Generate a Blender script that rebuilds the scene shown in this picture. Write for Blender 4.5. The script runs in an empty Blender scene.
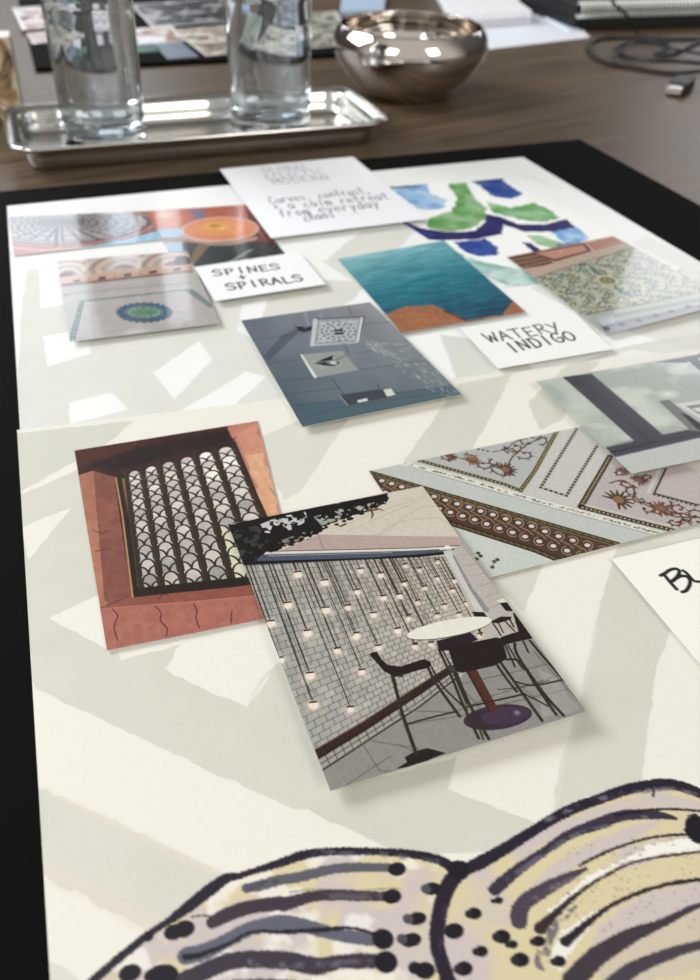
import bpy, bmesh, math, random
import numpy as np
from mathutils import Vector, Matrix

# ------------------------------------------------------------------ camera
ZS = 0.0053                      # top of the lower art sheet above the tabletop
CAM_H = 0.27 + ZS
F_PX, PITCH, ROLL = 879.1, 0.666, 0.03609
W_PX, H_PX = 700, 980
_fw = Vector((0, math.cos(PITCH), -math.sin(PITCH)))
_u0 = Vector((0, math.sin(PITCH), math.cos(PITCH)))
_r0 = Vector((1, 0, 0))
_c, _s = math.cos(ROLL), math.sin(ROLL)
CR = _r0 * _c + _u0 * _s
CU = -_r0 * _s + _u0 * _c
CAM = Vector((0, 0, CAM_H))
scene = bpy.context.scene
cd = bpy.data.cameras.new('camera')
cam = bpy.data.objects.new('camera', cd)
scene.collection.objects.link(cam)
M = Matrix((CR, CU, -_fw)).transposed().to_4x4()
M.translation = CAM
cam.matrix_world = M
cd.sensor_fit = 'VERTICAL'
cd.sensor_height = 36
cd.lens = F_PX / H_PX * 36
cd.clip_start = 0.02
cd.clip_end = 30
cd.dof.use_dof = True
cd.dof.focus_distance = 0.37
cd.dof.aperture_fstop = 10.5
scene.camera = cam

# ------------------------------------------------------------------ light
scene.view_settings.view_transform = 'Standard'
scene.view_settings.look = 'None'
scene.view_settings.gamma = 1
scene.view_settings.use_curve_mapping = False
scene.view_settings.exposure = 0.12
world = bpy.data.worlds.new('room_world')
scene.world = world
world.use_nodes = True
wn = world.node_tree
wn.nodes.clear()
wo = wn.nodes.new('ShaderNodeOutputWorld')
wb = wn.nodes.new('ShaderNodeBackground')
wb.inputs[1].default_value = 1.0
tcw = wn.nodes.new('ShaderNodeTexCoord')
mpw = wn.nodes.new('ShaderNodeSeparateXYZ')
rpw = wn.nodes.new('ShaderNodeValToRGB')
e = rpw.color_ramp.elements
e[0].position = 0.0; e[0].color = (0.06, 0.05, 0.045, 1)
e[1].position = 1.0; e[1].color = (0.30, 0.28, 0.25, 1)
em = rpw.color_ramp.elements.new(0.55); em.color = (0.13, 0.125, 0.12, 1)
wn.links.new(tcw.outputs['Generated'], mpw.inputs[0])
wn.links.new(mpw.outputs['Z'], rpw.inputs[0])
fy = wn.nodes.new('ShaderNodeMapRange')       # the room's pale wall behind the photographer
fy.inputs[1].default_value, fy.inputs[2].default_value = 0.05, -0.5
fy.interpolation_type = 'SMOOTHSTEP'
fz = wn.nodes.new('ShaderNodeMapRange')
fz.inputs[1].default_value, fz.inputs[2].default_value = -0.12, 0.05
fm = wn.nodes.new('ShaderNodeMath'); fm.operation = 'MULTIPLY'
fx = wn.nodes.new('ShaderNodeMix'); fx.data_type = 'RGBA'
fx.inputs[7].default_value = (0.66, 0.64, 0.60, 1)
wn.links.new(mpw.outputs['Y'], fy.inputs[0])
wn.links.new(mpw.outputs['Z'], fz.inputs[0])
wn.links.new(fy.outputs[0], fm.inputs[0])
wn.links.new(fz.outputs[0], fm.inputs[1])
wn.links.new(fm.outputs[0], fx.inputs[0])
wn.links.new(rpw.outputs[0], fx.inputs[6])
wn.links.new(fx.outputs[2], wb.inputs[0])
wn.links.new(wb.outputs[0], wo.inputs[0])


def area_light(name, loc, aim, sx, sy, power, color):
    ld = bpy.data.lights.new(name, 'AREA')
    ld.shape = 'RECTANGLE'
    ld.size, ld.size_y = sx, sy
    ld.energy = power
    ld.color = color
    lo = bpy.data.objects.new(name, ld)
    scene.collection.objects.link(lo)
    lo.location = loc
    lo.rotation_euler = (Vector(aim) - Vector(loc)).to_track_quat('-Z', 'Y').to_euler()
    return lo


area_light('key_light_left', (-2.3, 1.5, 1.75), (0, 0.7, 0), 1.6, 1.4, 88, (0.95, 0.98, 1.0))  # added key light, placed aside so the prints do not mirror it
area_light('window_daylight_far', (-1.15, 3.3, 1.05), (-0.1, 0.8, 0), 0.9, 0.8, 6.5, (0.84, 0.92, 1.0))
area_light('window_daylight_far_right', (1.5, 3.3, 1.1), (0.1, 0.8, 0), 0.9, 0.9, 7, (0.90, 0.94, 1.0))
area_light('glare_strip_far', (-0.80, 3.2, 1.0), (-0.2, 0.8, 0), 0.022, 1.2, 0.26, (0.90, 0.95, 1.0))  # narrow strips added to draw glare streaks on the glossy prints
area_light('glare_strip_far', (-0.89, 3.2, 1.0), (-0.2, 0.8, 0), 0.016, 1.2, 0.16, (0.90, 0.95, 1.0))
area_light('fill_light_near', (-1.5, -1.5, 1.5), (0, 0.9, 0), 1.0, 1.2, 22, (1.0, 0.97, 0.91))  # added light behind the camera, for fill and highlights in the bowl
area_light('key_light_near_right', (1.6, -1.2, 1.6), (0, 0.8, 0), 0.8, 1.2, 24, (1.0, 0.95, 0.87))  # added warm key from behind right, brightens the papers

# ------------------------------------------------------------------ projection helpers


def at(px, py, z=0.0):
    """world point at height z seen at photograph pixel (px, py)"""
    d = CR * (px - W_PX / 2) + CU * -(py - H_PX / 2) + _fw * F_PX
    t = (z - CAM_H) / d.z
    return CAM + d * t


def aty(px, py, y):
    """world point on the vertical plane Y = y seen at pixel"""
    d = CR * (px - W_PX / 2) + CU * -(py - H_PX / 2) + _fw * F_PX
    return CAM + d * (y / d.y)


def proj(p):
    d = Vector(p) - CAM
    w = d.dot(_fw)
    return (d.dot(CR) / w * F_PX + W_PX / 2, -d.dot(CU) / w * F_PX + H_PX / 2)


def srgb(c):
    c = np.asarray(c, float) / 255.0
    return np.where(c <= 0.04045, c / 12.92, ((c + 0.055) / 1.055) ** 2.4)


# ------------------------------------------------------------------ materials
MATS = {}


def mat(name, color=(200, 200, 200), rough=0.5, metal=0.0, coat=0.0, attr=None, spec=0.5,
        trans=0.0, ior=1.45, bump=None, coat_rough=0.05, noise=None, aniso=0.0):
    if name in MATS:
        return MATS[name]
    m = bpy.data.materials.new(name)
    m.use_nodes = True
    nt = m.node_tree
    b = nt.nodes['Principled BSDF']
    lin = srgb(color)
    b.inputs['Base Color'].default_value = (*lin, 1)
    b.inputs['Roughness'].default_value = rough
    b.inputs['Metallic'].default_value = metal
    b.inputs['Coat Weight'].default_value = coat
    b.inputs['Coat Roughness'].default_value = coat_rough
    b.inputs['Specular IOR Level'].default_value = spec
    b.inputs['Transmission Weight'].default_value = trans
    b.inputs['IOR'].default_value = ior
    if attr:
        a = nt.nodes.new('ShaderNodeAttribute')
        a.attribute_name = attr
        nt.links.new(a.outputs['Color'], b.inputs['Base Color'])
    if noise:
        sc, amt = noise
        tc = nt.nodes.new('ShaderNodeTexCoord')
        n = nt.nodes.new('ShaderNodeTexNoise')
        n.inputs['Scale'].default_value = sc
        n.inputs['Detail'].default_value = 4
        r = nt.nodes.new('ShaderNodeValToRGB')
        r.color_ramp.elements[0].position = 0.3
        r.color_ramp.elements[1].position = 0.7
        r.color_ramp.elements[0].color = (*(lin * (1 - amt)), 1)
        r.color_ramp.elements[1].color = (*np.minimum(lin * (1 + amt), 1), 1)
        nt.links.new(tc.outputs['Object'], n.inputs['Vector'])
        nt.links.new(n.outputs['Fac'], r.inputs[0])
        nt.links.new(r.outputs[0], b.inputs['Base Color'])
    if bump:
        sc, st = bump
        tc = nt.nodes.new('ShaderNodeTexCoord')
        n = nt.nodes.new('ShaderNodeTexNoise')
        n.inputs['Scale'].default_value = sc
        n.inputs['Detail'].default_value = 3
        bp = nt.nodes.new('ShaderNodeBump')
        bp.inputs['Strength'].default_value = st
        bp.inputs['Distance'].default_value = 0.0005
        nt.links.new(tc.outputs['Object'], n.inputs['Vector'])
        nt.links.new(n.outputs['Fac'], bp.inputs['Height'])
        nt.links.new(bp.outputs[0], b.inputs['Normal'])
    MATS[name] = m
    return m


# ------------------------------------------------------------------ object helpers
COL = scene.collection


def tag(o, label, cat, group=None, kind=None):
    if label: o['label'] = label
    if cat: o['category'] = cat
    if group: o['group'] = group
    if kind: o['kind'] = kind
    return o


def empty(name, loc, rotz=0.0):
    o = bpy.data.objects.new(name, None)
    o.empty_display_size = 0.02
    COL.objects.link(o)
    o.location = loc
    o.rotation_euler = (0, 0, rotz)
    return o


def link(name, bm, material, parent=None, smooth=False, loc=None, rotz=0.0):
    me = bpy.data.meshes.new(name)
    bm.normal_update()
    bm.to_mesh(me)
    bm.free()
    if smooth:
        for p in me.polygons: p.use_smooth = True
    for m in (material if isinstance(material, (list, tuple)) else [material]):
        me.materials.append(m)
    o = bpy.data.objects.new(name, me)
    COL.objects.link(o)
    if parent: o.parent = parent
    if loc is not None: o.location = loc
    if rotz: o.rotation_euler = (0, 0, rotz)
    return o


def bm_prism(pts, z0, z1, bev=0.0, seg=2):
    """vertical prism over an outline, all edges bevelled"""
    bm = bmesh.new()
    lo = [bm.verts.new((p[0], p[1], z0)) for p in pts]
    hi = [bm.verts.new((p[0], p[1], z1)) for p in pts]
    bm.faces.new(lo[::-1]); bm.faces.new(hi)
    n = len(pts)
    for i in range(n):
        bm.faces.new((lo[i], lo[(i + 1) % n], hi[(i + 1) % n], hi[i]))
    bmesh.ops.recalc_face_normals(bm, faces=bm.faces)
    if bev:
        bmesh.ops.bevel(bm, geom=bm.edges[:], offset=bev, segments=seg, affect='EDGES', profile=0.5)
    return bm


def rrect(w, d, r, n=6, cx=0, cy=0):
    out = []
    for sx, sy, a0 in ((1, 1, 0), (-1, 1, 90), (-1, -1, 180), (1, -1, 270)):
        for k in range(n + 1):
            a = math.radians(a0 + 90 * k / n)
            out.append((cx + sx * (w / 2 - r) + r * math.cos(a), cy + sy * (d / 2 - r) + r * math.sin(a)))
    return out


def bm_loft(rings, close_start=True, close_end=True):
    bm = bmesh.new()
    vr = [[bm.verts.new(p) for p in r] for r in rings]
    n = len(rings[0])
    for a, b in zip(vr, vr[1:]):
        for i in range(n):
            bm.faces.new((a[i], a[(i + 1) % n], b[(i + 1) % n], b[i]))
    if close_start: bm.faces.new(vr[0][::-1])
    if close_end: bm.faces.new(vr[-1])
    bmesh.ops.recalc_face_normals(bm, faces=bm.faces)
    return bm


def bm_lathe(prof, n=64, lobes=0, amp=0.0, closed=True):
    rings = []
    for r, z in prof:
        rings.append([(r * (1 + amp * math.cos(lobes * 2 * math.pi * i / n)) * math.cos(2 * math.pi * i / n),
                       r * (1 + amp * math.cos(lobes * 2 * math.pi * i / n)) * math.sin(2 * math.pi * i / n), z)
                      for i in range(n)])
    return bm_loft(rings, closed, closed)


def smooth_path(pts, k=8):
    P = [Vector(p) for p in pts]
    out = []
    for i in range(len(P) - 1):
        p0, p1, p2, p3 = P[max(i - 1, 0)], P[i], P[i + 1], P[min(i + 2, len(P) - 1)]
        for j in range(k):
            t = j / k
            out.append(0.5 * ((2 * p1) + (p2 - p0) * t + (2 * p0 - 5 * p1 + 4 * p2 - p3) * t * t
                              + (3 * p1 - p0 - 3 * p2 + p3) * t ** 3))
    out.append(P[-1])
    return out


def bm_tube(path, r, n=10):
    rings = []
    up = Vector((0, 0, 1))
    for i, p in enumerate(path):
        t = (path[min(i + 1, len(path) - 1)] - path[max(i - 1, 0)]).normalized()
        a = t.cross(up)
        if a.length < 1e-3: a = Vector((1, 0, 0))
        a.normalize()
        b = a.cross(t).normalized()
        rings.append([p + a * r * math.cos(2 * math.pi * k / n) + b * r * math.sin(2 * math.pi * k / n) for k in range(n)])
    return bm_loft(rings)


# ------------------------------------------------------------------ printed artwork: a numpy painter
_rng = np.random.RandomState(7)
_LAT = _rng.rand(256, 256)


def vnoise(x, y):
    xi, yi = np.floor(x).astype(int), np.floor(y).astype(int)
    fx, fy = x - xi, y - yi
    fx, fy = fx * fx * (3 - 2 * fx), fy * fy * (3 - 2 * fy)
    a = _LAT[yi % 256, xi % 256]; b = _LAT[yi % 256, (xi + 1) % 256]
    c = _LAT[(yi + 1) % 256, xi % 256]; d = _LAT[(yi + 1) % 256, (xi + 1) % 256]
    return (a * (1 - fx) + b * fx) * (1 - fy) + (c * (1 - fx) + d * fx) * fy


def fbm(x, y, o=4):
    s, a, t = 0, 1, 0
    for k in range(o):
        s = s + a * vnoise(x * 2 ** k + 17 * k, y * 2 ** k + 31 * k); t += a; a *= 0.5
    return s / t


def homog(src, dst):
    A, B = [], []
    for (x, y), (u, v) in zip(src, dst):
        A.append([x, y, 1, 0, 0, 0, -u * x, -u * y]); B.append(u)
        A.append([0, 0, 0, x, y, 1, -v * x, -v * y]); B.append(v)
    h = np.linalg.solve(np.array(A, float), np.array(B, float))
    return np.append(h, 1).reshape(3, 3)


def hmap(Hm, pts):
    P = np.atleast_2d(np.asarray(pts, float))
    q = np.c_[P, np.ones(len(P))] @ Hm.T
    return q[:, :2] / q[:, 2:]


class Canvas:
    """colour grid over a flat print; units are millimetres from the print's top left corner"""

    def __init__(s, w, h, nx, ny, base, Hpx):
        s.w, s.h, s.nx, s.ny, s.H = w, h, nx, ny, Hpx
        s.X, s.Y = np.meshgrid(np.linspace(0, w, nx), np.linspace(0, h, ny))
        s.C = np.ones((ny, nx, 3)) * np.asarray(base, float)
        s.x0 = s.y0 = 0.0; s.k = 1.0
        s.aa = 0.5 * w / nx

    def crop(s, x0, y0, k):            # following points are in an enlarged detail of the photograph
        s.x0, s.y0, s.k = x0, y0, k

    def P(s, pts):
        P = np.atleast_2d(np.asarray(pts, float))
        return hmap(s.H, np.c_[s.x0 + P[:, 0] / s.k, s.y0 + P[:, 1] / s.k])

    def _win(s, lo, hi, pad):
        i0 = max(int((lo[0] - pad) / s.w * (s.nx - 1)), 0); i1 = min(int((hi[0] + pad) / s.w * (s.nx - 1)) + 2, s.nx)
        j0 = max(int((lo[1] - pad) / s.h * (s.ny - 1)), 0); j1 = min(int((hi[1] + pad) / s.h * (s.ny - 1)) + 2, s.ny)
        if i1 <= i0 or j1 <= j0: return None
        return slice(j0, j1), slice(i0, i1)

    def mix(s, sl, a, col):
        c = np.asarray(col, float)
        s.C[sl] += (c - s.C[sl]) * a[..., None]

    def poly(s, pts, col, a=1.0, wob=0.0, ws=1.0, tr=True, tex=None):
        Q = s.P(pts) if tr else np.asarray(pts, float)
        sl = s._win(Q.min(0), Q.max(0), wob + 1)
        if sl is None: return
        X, Y = s.X[sl], s.Y[sl]
        if wob:
            X, Y = X + (fbm(X * ws, Y * ws, 3) - .5) * 2 * wob, Y + (fbm(X * ws + 50, Y * ws + 9, 3) - .5) * 2 * wob
        acc = 0
        x1, y1 = Q[:, 0], Q[:, 1]; x2, y2 = np.roll(x1, -1), np.roll(y1, -1)
        dx, dy = s.w / s.nx / 4, s.h / s.ny / 4
        for ox, oy in ((-dx, -dy), (dx, -dy * .3), (-dx * .3, dy), (dx * .6, dy)):
            xx, yy = X + ox, Y + oy
            ins = np.zeros(X.shape, bool)
            for a1, b1, a2, b2 in zip(x1, y1, x2, y2):
                if b1 == b2: continue
                c = (b1 > yy) != (b2 > yy)
                ins ^= c & (xx < (a2 - a1) * (yy - b1) / (b2 - b1) + a1)
            acc = acc + ins
        al = acc / 4.0 * a
        if tex is not None: al = al * tex(X, Y)
        s.mix(sl, al, col)

    def line(s, pts, w, col, a=1.0, closed=False, tr=True, smooth=False, rag=0.0, tex=None):
        """stroke; w is one width or one per point, in mm"""
        Q = s.P(pts) if tr else np.asarray(pts, float)
        wv = np.ones(len(Q)) * np.asarray(w, float)
        if smooth and len(Q) > 2:
            t = np.arange(len(Q)); tt = np.linspace(0, len(Q) - 1, (len(Q) - 1) * 6 + 1)
            sp = smooth_path([(q[0], q[1], 0) for q in Q], 6)
            wv = np.interp(tt, t, wv)
            Q = np.array([(p.x, p.y) for p in sp])
        if closed: Q = np.vstack([Q, Q[:1]]); wv = np.append(wv, wv[0])
        m = wv.max()
        sl = s._win(Q.min(0), Q.max(0), m + 1)
        if sl is None: return
        if len(Q) > 6:       # long strokes: work segment by segment in small windows
            pass
        X, Y = s.X[sl], s.Y[sl]
        best = np.full(X.shape, -9.0)
        for (xa, ya), (xb, yb), wa, wb2 in zip(Q, Q[1:], wv, wv[1:]):
            dx, dy = xb - xa, yb - ya
            L = dx * dx + dy * dy + 1e-12
            pad = max(wa, wb2) + 2 * s.aa + rag + 0.2
            i0 = np.searchsorted(X[0], min(xa, xb) - pad); i1 = np.searchsorted(X[0], max(xa, xb) + pad)
            j0 = np.searchsorted(Y[:, 0], min(ya, yb) - pad); j1 = np.searchsorted(Y[:, 0], max(ya, yb) + pad)
            if i1 <= i0 or j1 <= j0: continue
            xs, ys = X[j0:j1, i0:i1], Y[j0:j1, i0:i1]
            t = np.clip(((xs - xa) * dx + (ys - ya) * dy) / L, 0, 1)
            d = np.hypot(xs - xa - t * dx, ys - ya - t * dy)
            v = (wa + (wb2 - wa) * t) / 2 - d
            best[j0:j1, i0:i1] = np.maximum(best[j0:j1, i0:i1], v)
        if rag: best = best + (fbm(X * 2.2, Y * 2.2, 3) - .5) * 2 * rag
        al = np.clip(best / (2 * s.aa) + 0.5, 0, 1) * a
        if tex is not None: al = al * tex(X, Y)
        s.mix(sl, al, col)

    def dot(s, p, r, col, a=1.0, ry=None, soft=0.0, tr=True):
        q = s.P([p])[0] if tr else np.asarray(p, float)
        ry = r if ry is None else ry
        sl = s._win(q - max(r, ry), q + max(r, ry), 1)
        if sl is None: return
        d = np.hypot((s.X[sl] - q[0]) / r, (s.Y[sl] - q[1]) / ry)
        al = np.clip((1 - d) * r / (2 * s.aa + soft) + (0.5 if not soft else 0), 0, 1) * a
        s.mix(sl, al, col)

    def grade(s, fn):
        s.C = fn(s.C, s.X, s.Y)


PAPER_K = 0.86


def flat_print(name, corners, z, paint, res, label, cat='photo', base=(238, 237, 232), thick=0.0003,
               rough=0.35, coat=0.0, group=None, edge=(225, 228, 226), bow=0.0, coat_rough=0.05, kfac=PAPER_K):
    """thin printed card.  corners: 4 photo positions TL,TR,BR,BL (one may be None); z: height of each corner's top"""
    zz = list(z) if isinstance(z, (list, tuple)) else [z] * 4
    P = [None if c is None else at(c[0], c[1], zz[i]) for i, c in enumerate(corners)]
    if P[1] is None: P[1] = P[0] + P[2] - P[3]
    if P[2] is None: P[2] = P[1] + P[3] - P[0]
    if P[3] is None: P[3] = P[0] + P[2] - P[1]
    w = ((P[1] - P[0]).length + (P[2] - P[3]).length) / 2 * 1000
    h = ((P[3] - P[0]).length + (P[2] - P[1]).length) / 2 * 1000
    nx, ny = res
    Hm = homog([proj(p) for p in P], [(0, 0), (w, 0), (w, h), (0, h)])
    cv = Canvas(w, h, nx, ny, base, Hm)
    if paint: paint(cv)
    C = np.clip(cv.C, 0, 255)
    if cat == 'photo':              # lab prints: a little more contrast, a little less saturation
        g_ = C.mean(-1, keepdims=True)
        C = 255 * (np.clip(g_ + (C - g_) * .86, 0, 255) / 255) ** 1.16
    colr = srgb(C) * kfac
    U, V = np.meshgrid(np.linspace(0, 1, nx), np.linspace(0, 1, ny))
    A = [np.array(p) for p in P]
    U3, V3 = U[..., None], V[..., None]
    pos = (A[0] * (1 - U3) + A[1] * U3) * (1 - V3) + (A[3] * (1 - U3) + A[2] * U3) * V3
    if bow: pos[..., 2] -= bow * (1 - (2 * U - 1) ** 2) * (1 - (2 * V - 1) ** 2)
    n = nx * ny
    idx = np.arange(n).reshape(ny, nx)
    quads = np.stack([idx[:-1, :-1], idx[1:, :-1], idx[1:, 1:], idx[:-1, 1:]], -1).reshape(-1, 4)
    ring = np.concatenate([idx[0, :-1], idx[:-1, -1], idx[-1, :0:-1], idx[:0:-1, 0]])
    m = len(ring)
    pf = pos.reshape(-1, 3)
    top2 = pf[ring]; bot = top2 - np.array([0, 0, thick])
    verts = np.vstack([pf, top2, bot])
    ia = n + np.arange(m); ib = n + m + np.arange(m)
    side = np.stack([ia, np.roll(ia, -1), np.roll(ib, -1), ib], -1)
    # underside: strip of quads across the ring
    faces_v = np.concatenate([quads.ravel(), side.ravel(), ib]).astype(np.int32)
    counts = np.concatenate([np.full(len(quads), 4), np.full(m, 4), [m]]).astype(np.int32)
    starts = np.concatenate([[0], np.cumsum(counts)[:-1]]).astype(np.int32)
    org = A[0]
    me = bpy.data.meshes.new(name)
    me.vertices.add(len(verts)); me.vertices.foreach_set('co', (verts - org).ravel().astype(np.float32))
    me.loops.add(len(faces_v)); me.loops.foreach_set('vertex_index', faces_v)
    me.polygons.add(len(counts)); me.polygons.foreach_set('loop_start', starts)
    me.update(calc_edges=True)
    ec = srgb(edge) * kfac
    allc = np.vstack([colr.reshape(-1, 3), np.ones((2 * m, 3)) * ec])
    at_ = me.color_attributes.new('art', 'FLOAT_COLOR', 'POINT')
    at_.data.foreach_set('color', np.c_[allc, np.ones(len(allc))].ravel().astype(np.float32))
    me.materials.append(mat('print_%s_%s' % (rough, coat), rough=rough, coat=coat, attr='art', coat_rough=coat_rough))
    o = bpy.data.objects.new(name, me)
    COL.objects.link(o)
    o.location = org
    if label: tag(o, label, cat, group)
    return o


def along(a, b, length, z):
    """photo position of the point `length` metres from a towards b, on height z"""
    A, B = at(*a, z), at(*b, z)
    return proj(A + (B - A).normalized() * length)
# ------------------------------------------------------------------ the table
def wood_mat():
    m = bpy.data.materials.new('dark_wood'); m.use_nodes = True
    nt = m.node_tree; b = nt.nodes['Principled BSDF']; L = nt.links.new
    tc = nt.nodes.new('ShaderNodeTexCoord')
    mp = nt.nodes.new('ShaderNodeMapping'); mp.inputs['Rotation'].default_value = (0, 0, -math.radians(34))
    L(tc.outputs['Object'], mp.inputs[0])
    st = nt.nodes.new('ShaderNodeMapping'); st.inputs['Scale'].default_value = (1.6, 42, 1)
    L(mp.outputs[0], st.inputs[0])
    n = nt.nodes.new('ShaderNodeTexNoise'); n.inputs['Scale'].default_value = 2.2; n.inputs['Detail'].default_value = 6
    L(st.outputs[0], n.inputs['Vector'])
    r = nt.nodes.new('ShaderNodeValToRGB')
    r.color_ramp.elements[0].position = .3; r.color_ramp.elements[0].color = (*srgb((62, 49, 36)), 1)
    r.color_ramp.elements[1].position = .72; r.color_ramp.elements[1].color = (*srgb((100, 83, 64)), 1)
    L(n.outputs['Fac'], r.inputs[0])
    # plank joints
    sx = nt.nodes.new('ShaderNodeSeparateXYZ'); L(mp.outputs[0], sx.inputs[0])
    a = nt.nodes.new('ShaderNodeMath'); a.operation = 'ADD'; a.inputs[1].default_value = WOOD_OFF
    L(sx.outputs['Y'], a.inputs[0])
    w = nt.nodes.new('ShaderNodeMath'); w.operation = 'PINGPONG'; w.inputs[1].default_value = 0.30
    L(a.outputs[0], w.inputs[0])
    g = nt.nodes.new('ShaderNodeMath'); g.operation = 'LESS_THAN'; g.inputs[1].default_value = 0.0016
    L(w.outputs[0], g.inputs[0])
    mx = nt.nodes.new('ShaderNodeMix'); mx.data_type = 'RGBA'
    L(g.outputs[0], mx.inputs[0]); L(r.outputs[0], mx.inputs[6]); mx.inputs[7].default_value = (*srgb((116, 96, 74)), 1)
    L(mx.outputs[2], b.inputs['Base Color'])
    rr = nt.nodes.new('ShaderNodeMapRange'); rr.inputs[3].default_value = .34; rr.inputs[4].default_value = .5
    L(n.outputs['Fac'], rr.inputs[0]); L(rr.outputs[0], b.inputs['Roughness'])
    bp = nt.nodes.new('ShaderNodeBump'); bp.inputs['Strength'].default_value = .12; bp.inputs['Distance'].default_value = .0006
    L(n.outputs['Fac'], bp.inputs['Height']); L(bp.outputs[0], b.inputs['Normal'])
    return m


_a = math.radians(34)
_p = at(495, 92, 0)
WOOD_OFF = -(-math.sin(_a) * _p.x + math.cos(_a) * _p.y)
WOOD = wood_mat()
table = empty('table', (0, 0, 0))
tag(table, 'dark brown wooden table under the black boards, tray and bowl', 'table')
link('tabletop', bm_prism([(-1.3, -0.45), (1.3, -0.45), (1.3, 2.5), (-1.3, 2.5)], -0.035, 0, 0.004), WOOD, table)
for sx_ in (-1.2, 1.2):
    for sy_ in (-0.35, 2.4):
        link('leg', bm_prism(rrect(0.07, 0.07, 0.01, 3, sx_, sy_), -0.74, -0.035, 0), WOOD, table)
fl = link('floor', bm_prism([(-3, -2), (3, -2), (3, 4.5), (-3, 4.5)], -0.79, -0.74), mat('floor_grey', (120, 112, 102), .6, noise=(2, .15)))
fl['kind'] = 'structure'

# ------------------------------------------------------------------ near black mounting board
BLACK = mat('black_board', (8, 7, 7), 0.8, bump=(900, .15), spec=.08)
BCORE = mat('black_core', (20, 19, 19), 0.8)
u2 = (at(523, 157, ZS) - at(7, 206, ZS)); u2.z = 0; u2.normalize()
v2 = Vector((-u2.y, u2.x, 0))


def board(name, tr, w, h, u, label, z1=0.005):
    v = Vector((-u.y, u.x, 0))
    pts = [tr, tr - u * w, tr - u * w - v * h, tr - v * h]
    o = link(name, bm_prism([(p.x - tr.x, p.y - tr.y) for p in pts][::-1], 0.0, z1, 0.0004, 1), BLACK, loc=(tr.x, tr.y, 0.0))
    tag(o, label, 'board', 'black mounting boards')
    return o


tr = at(580, 139, 0.005); tr.z = 0
board('mounting_board', tr, 0.66, 1.0, u2, 'large black board in the foreground, under the white art sheets')

# ------------------------------------------------------------------ far black board
fl_ = at(35, 68, 0.005); fr_ = at(335, 54, 0.005)
u3 = (fr_ - fl_); u3.z = 0; u3.normalize(); v3 = Vector((-u3.y, u3.x, 0))
tr = fl_ + u3 * 0.43 + v3 * 0.48; tr.z = 0
board('mounting_board', tr, 0.43, 0.48, u3, 'second black board far back behind the glasses, covered in small prints')


def blotch(cols, s1=.05, seed=0, streak=(1, 1)):
    def f(c):
        n = fbm(c.X * s1 * streak[0] + seed, c.Y * s1 * streak[1] + seed * 3, 4)
        n = (n - n.min()) / (n.max() - n.min() + 1e-9)
        t = n * (len(cols) - 1)
        i = np.clip(t.astype(int), 0, len(cols) - 2); fr = np.clip((t - i - .3) / .4, 0, 1)[..., None]
        K = np.array(cols, float)
        c.C = K[i] * (1 - fr) + K[i + 1] * fr
    return f


def framed(f, bw=3):
    def g(c):
        f(c)
        e = (c.X < bw) | (c.Y < bw) | (c.X > c.w - bw) | (c.Y > c.h - bw)
        c.C[e] = (240, 240, 240)
    return g


zb = 0.0055
flat_print('art_photo', [(172, 30), (262, 22), None, (206, 56)], 0.0062,
           framed(blotch([(150, 118, 104), (120, 92, 80), (226, 222, 208), (176, 158, 142), (96, 84, 72), (230, 228, 220)], .06, 3, (.6, 1.4))), (90, 90),
           'far photo of brown and cream blotches between the two glasses', 'photo', group='prints on the far board')
flat_print('art_photo', [(112, 30), (172, 26), None, (128, 45)], 0.0060,
           framed(blotch([(240, 240, 242), (232, 232, 236), (170, 130, 112), (245, 245, 245)], .03, 8)), (60, 60),
           'far white print with pinkish patch right of the left glass', 'photo', group='prints on the far board')
flat_print('colour_card', [(108, 44), (150, 41), None, (118, 54)], 0.0057,
           blotch([(18, 74, 58), (22, 84, 66), (30, 92, 74)], .03, 2), (30, 30),
           'small dark green card on the far board beside the left glass', 'card', group='prints on the far board')
flat_print('colour_card', [(152, 43), (181, 41), None, (168, 59)], 0.0057,  # flat slate grey rectangle on the board
           blotch([(96, 108, 126), (120, 130, 146), (106, 116, 134)], .03, 5), (30, 30),
           'small slate grey patch on the far board between the two glasses', 'card', group='prints on the far board')
flat_print('art_photo', [(130, 4), (226, -2), None, (152, 27)], 0.0057,
           framed(blotch([(30, 30, 34), (90, 100, 108), (40, 36, 36), (186, 188, 192), (16, 18, 22)], .05, 14)), (90, 80),
           'far dark grey mottled photo at top between the two glasses', 'photo', group='prints on the far board')
flat_print('art_photo', [(288, 14), (336, 11), None, (302, 49)], 0.0060,
           framed(blotch([(70, 76, 66), (128, 132, 112), (196, 198, 188), (54, 58, 50)], .06, 21), 4), (60, 60),
           'far grey green photo between the right glass and the bowl', 'photo', group='prints on the far board')
flat_print('art_photo', [(12, 8), (50, 5), None, (22, 30)], 0.0057,
           framed(blotch([(206, 208, 214), (170, 84, 44), (226, 226, 230), (120, 60, 40)], .04, 31), 4), (50, 50),
           'far white bordered photo with orange patch left of the left glass', 'photo', group='prints on the far board')
flat_print('paper_scrap', [(26, 33), (46, 31), None, (32, 44)], 0.0057,
           blotch([(220, 222, 228), (190, 170, 170), (232, 234, 238)], .05, 37), (30, 30),
           'small white scrap on the far board beside the left glass', 'paper', group='prints on the far board')

# ------------------------------------------------------------------ steel tray
STEEL = mat('tray_steel', (196, 194, 190), 0.2, metal=1.0, bump=(160, .05))
RZ = 0.025
tFL, tFR, tBR = at(9, 151, RZ), at(396, 121, RZ), at(330, 85, RZ)
ut = tFR - tFL; ut.normalize(); vt = Vector((-ut.y, ut.x, 0))
TW = (tFR - tFL).length; TD = (tBR - tFR).dot(vt)
tc_ = tFL + ut * TW / 2 + vt * TD / 2
ang = math.atan2(ut.y, ut.x)


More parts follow.
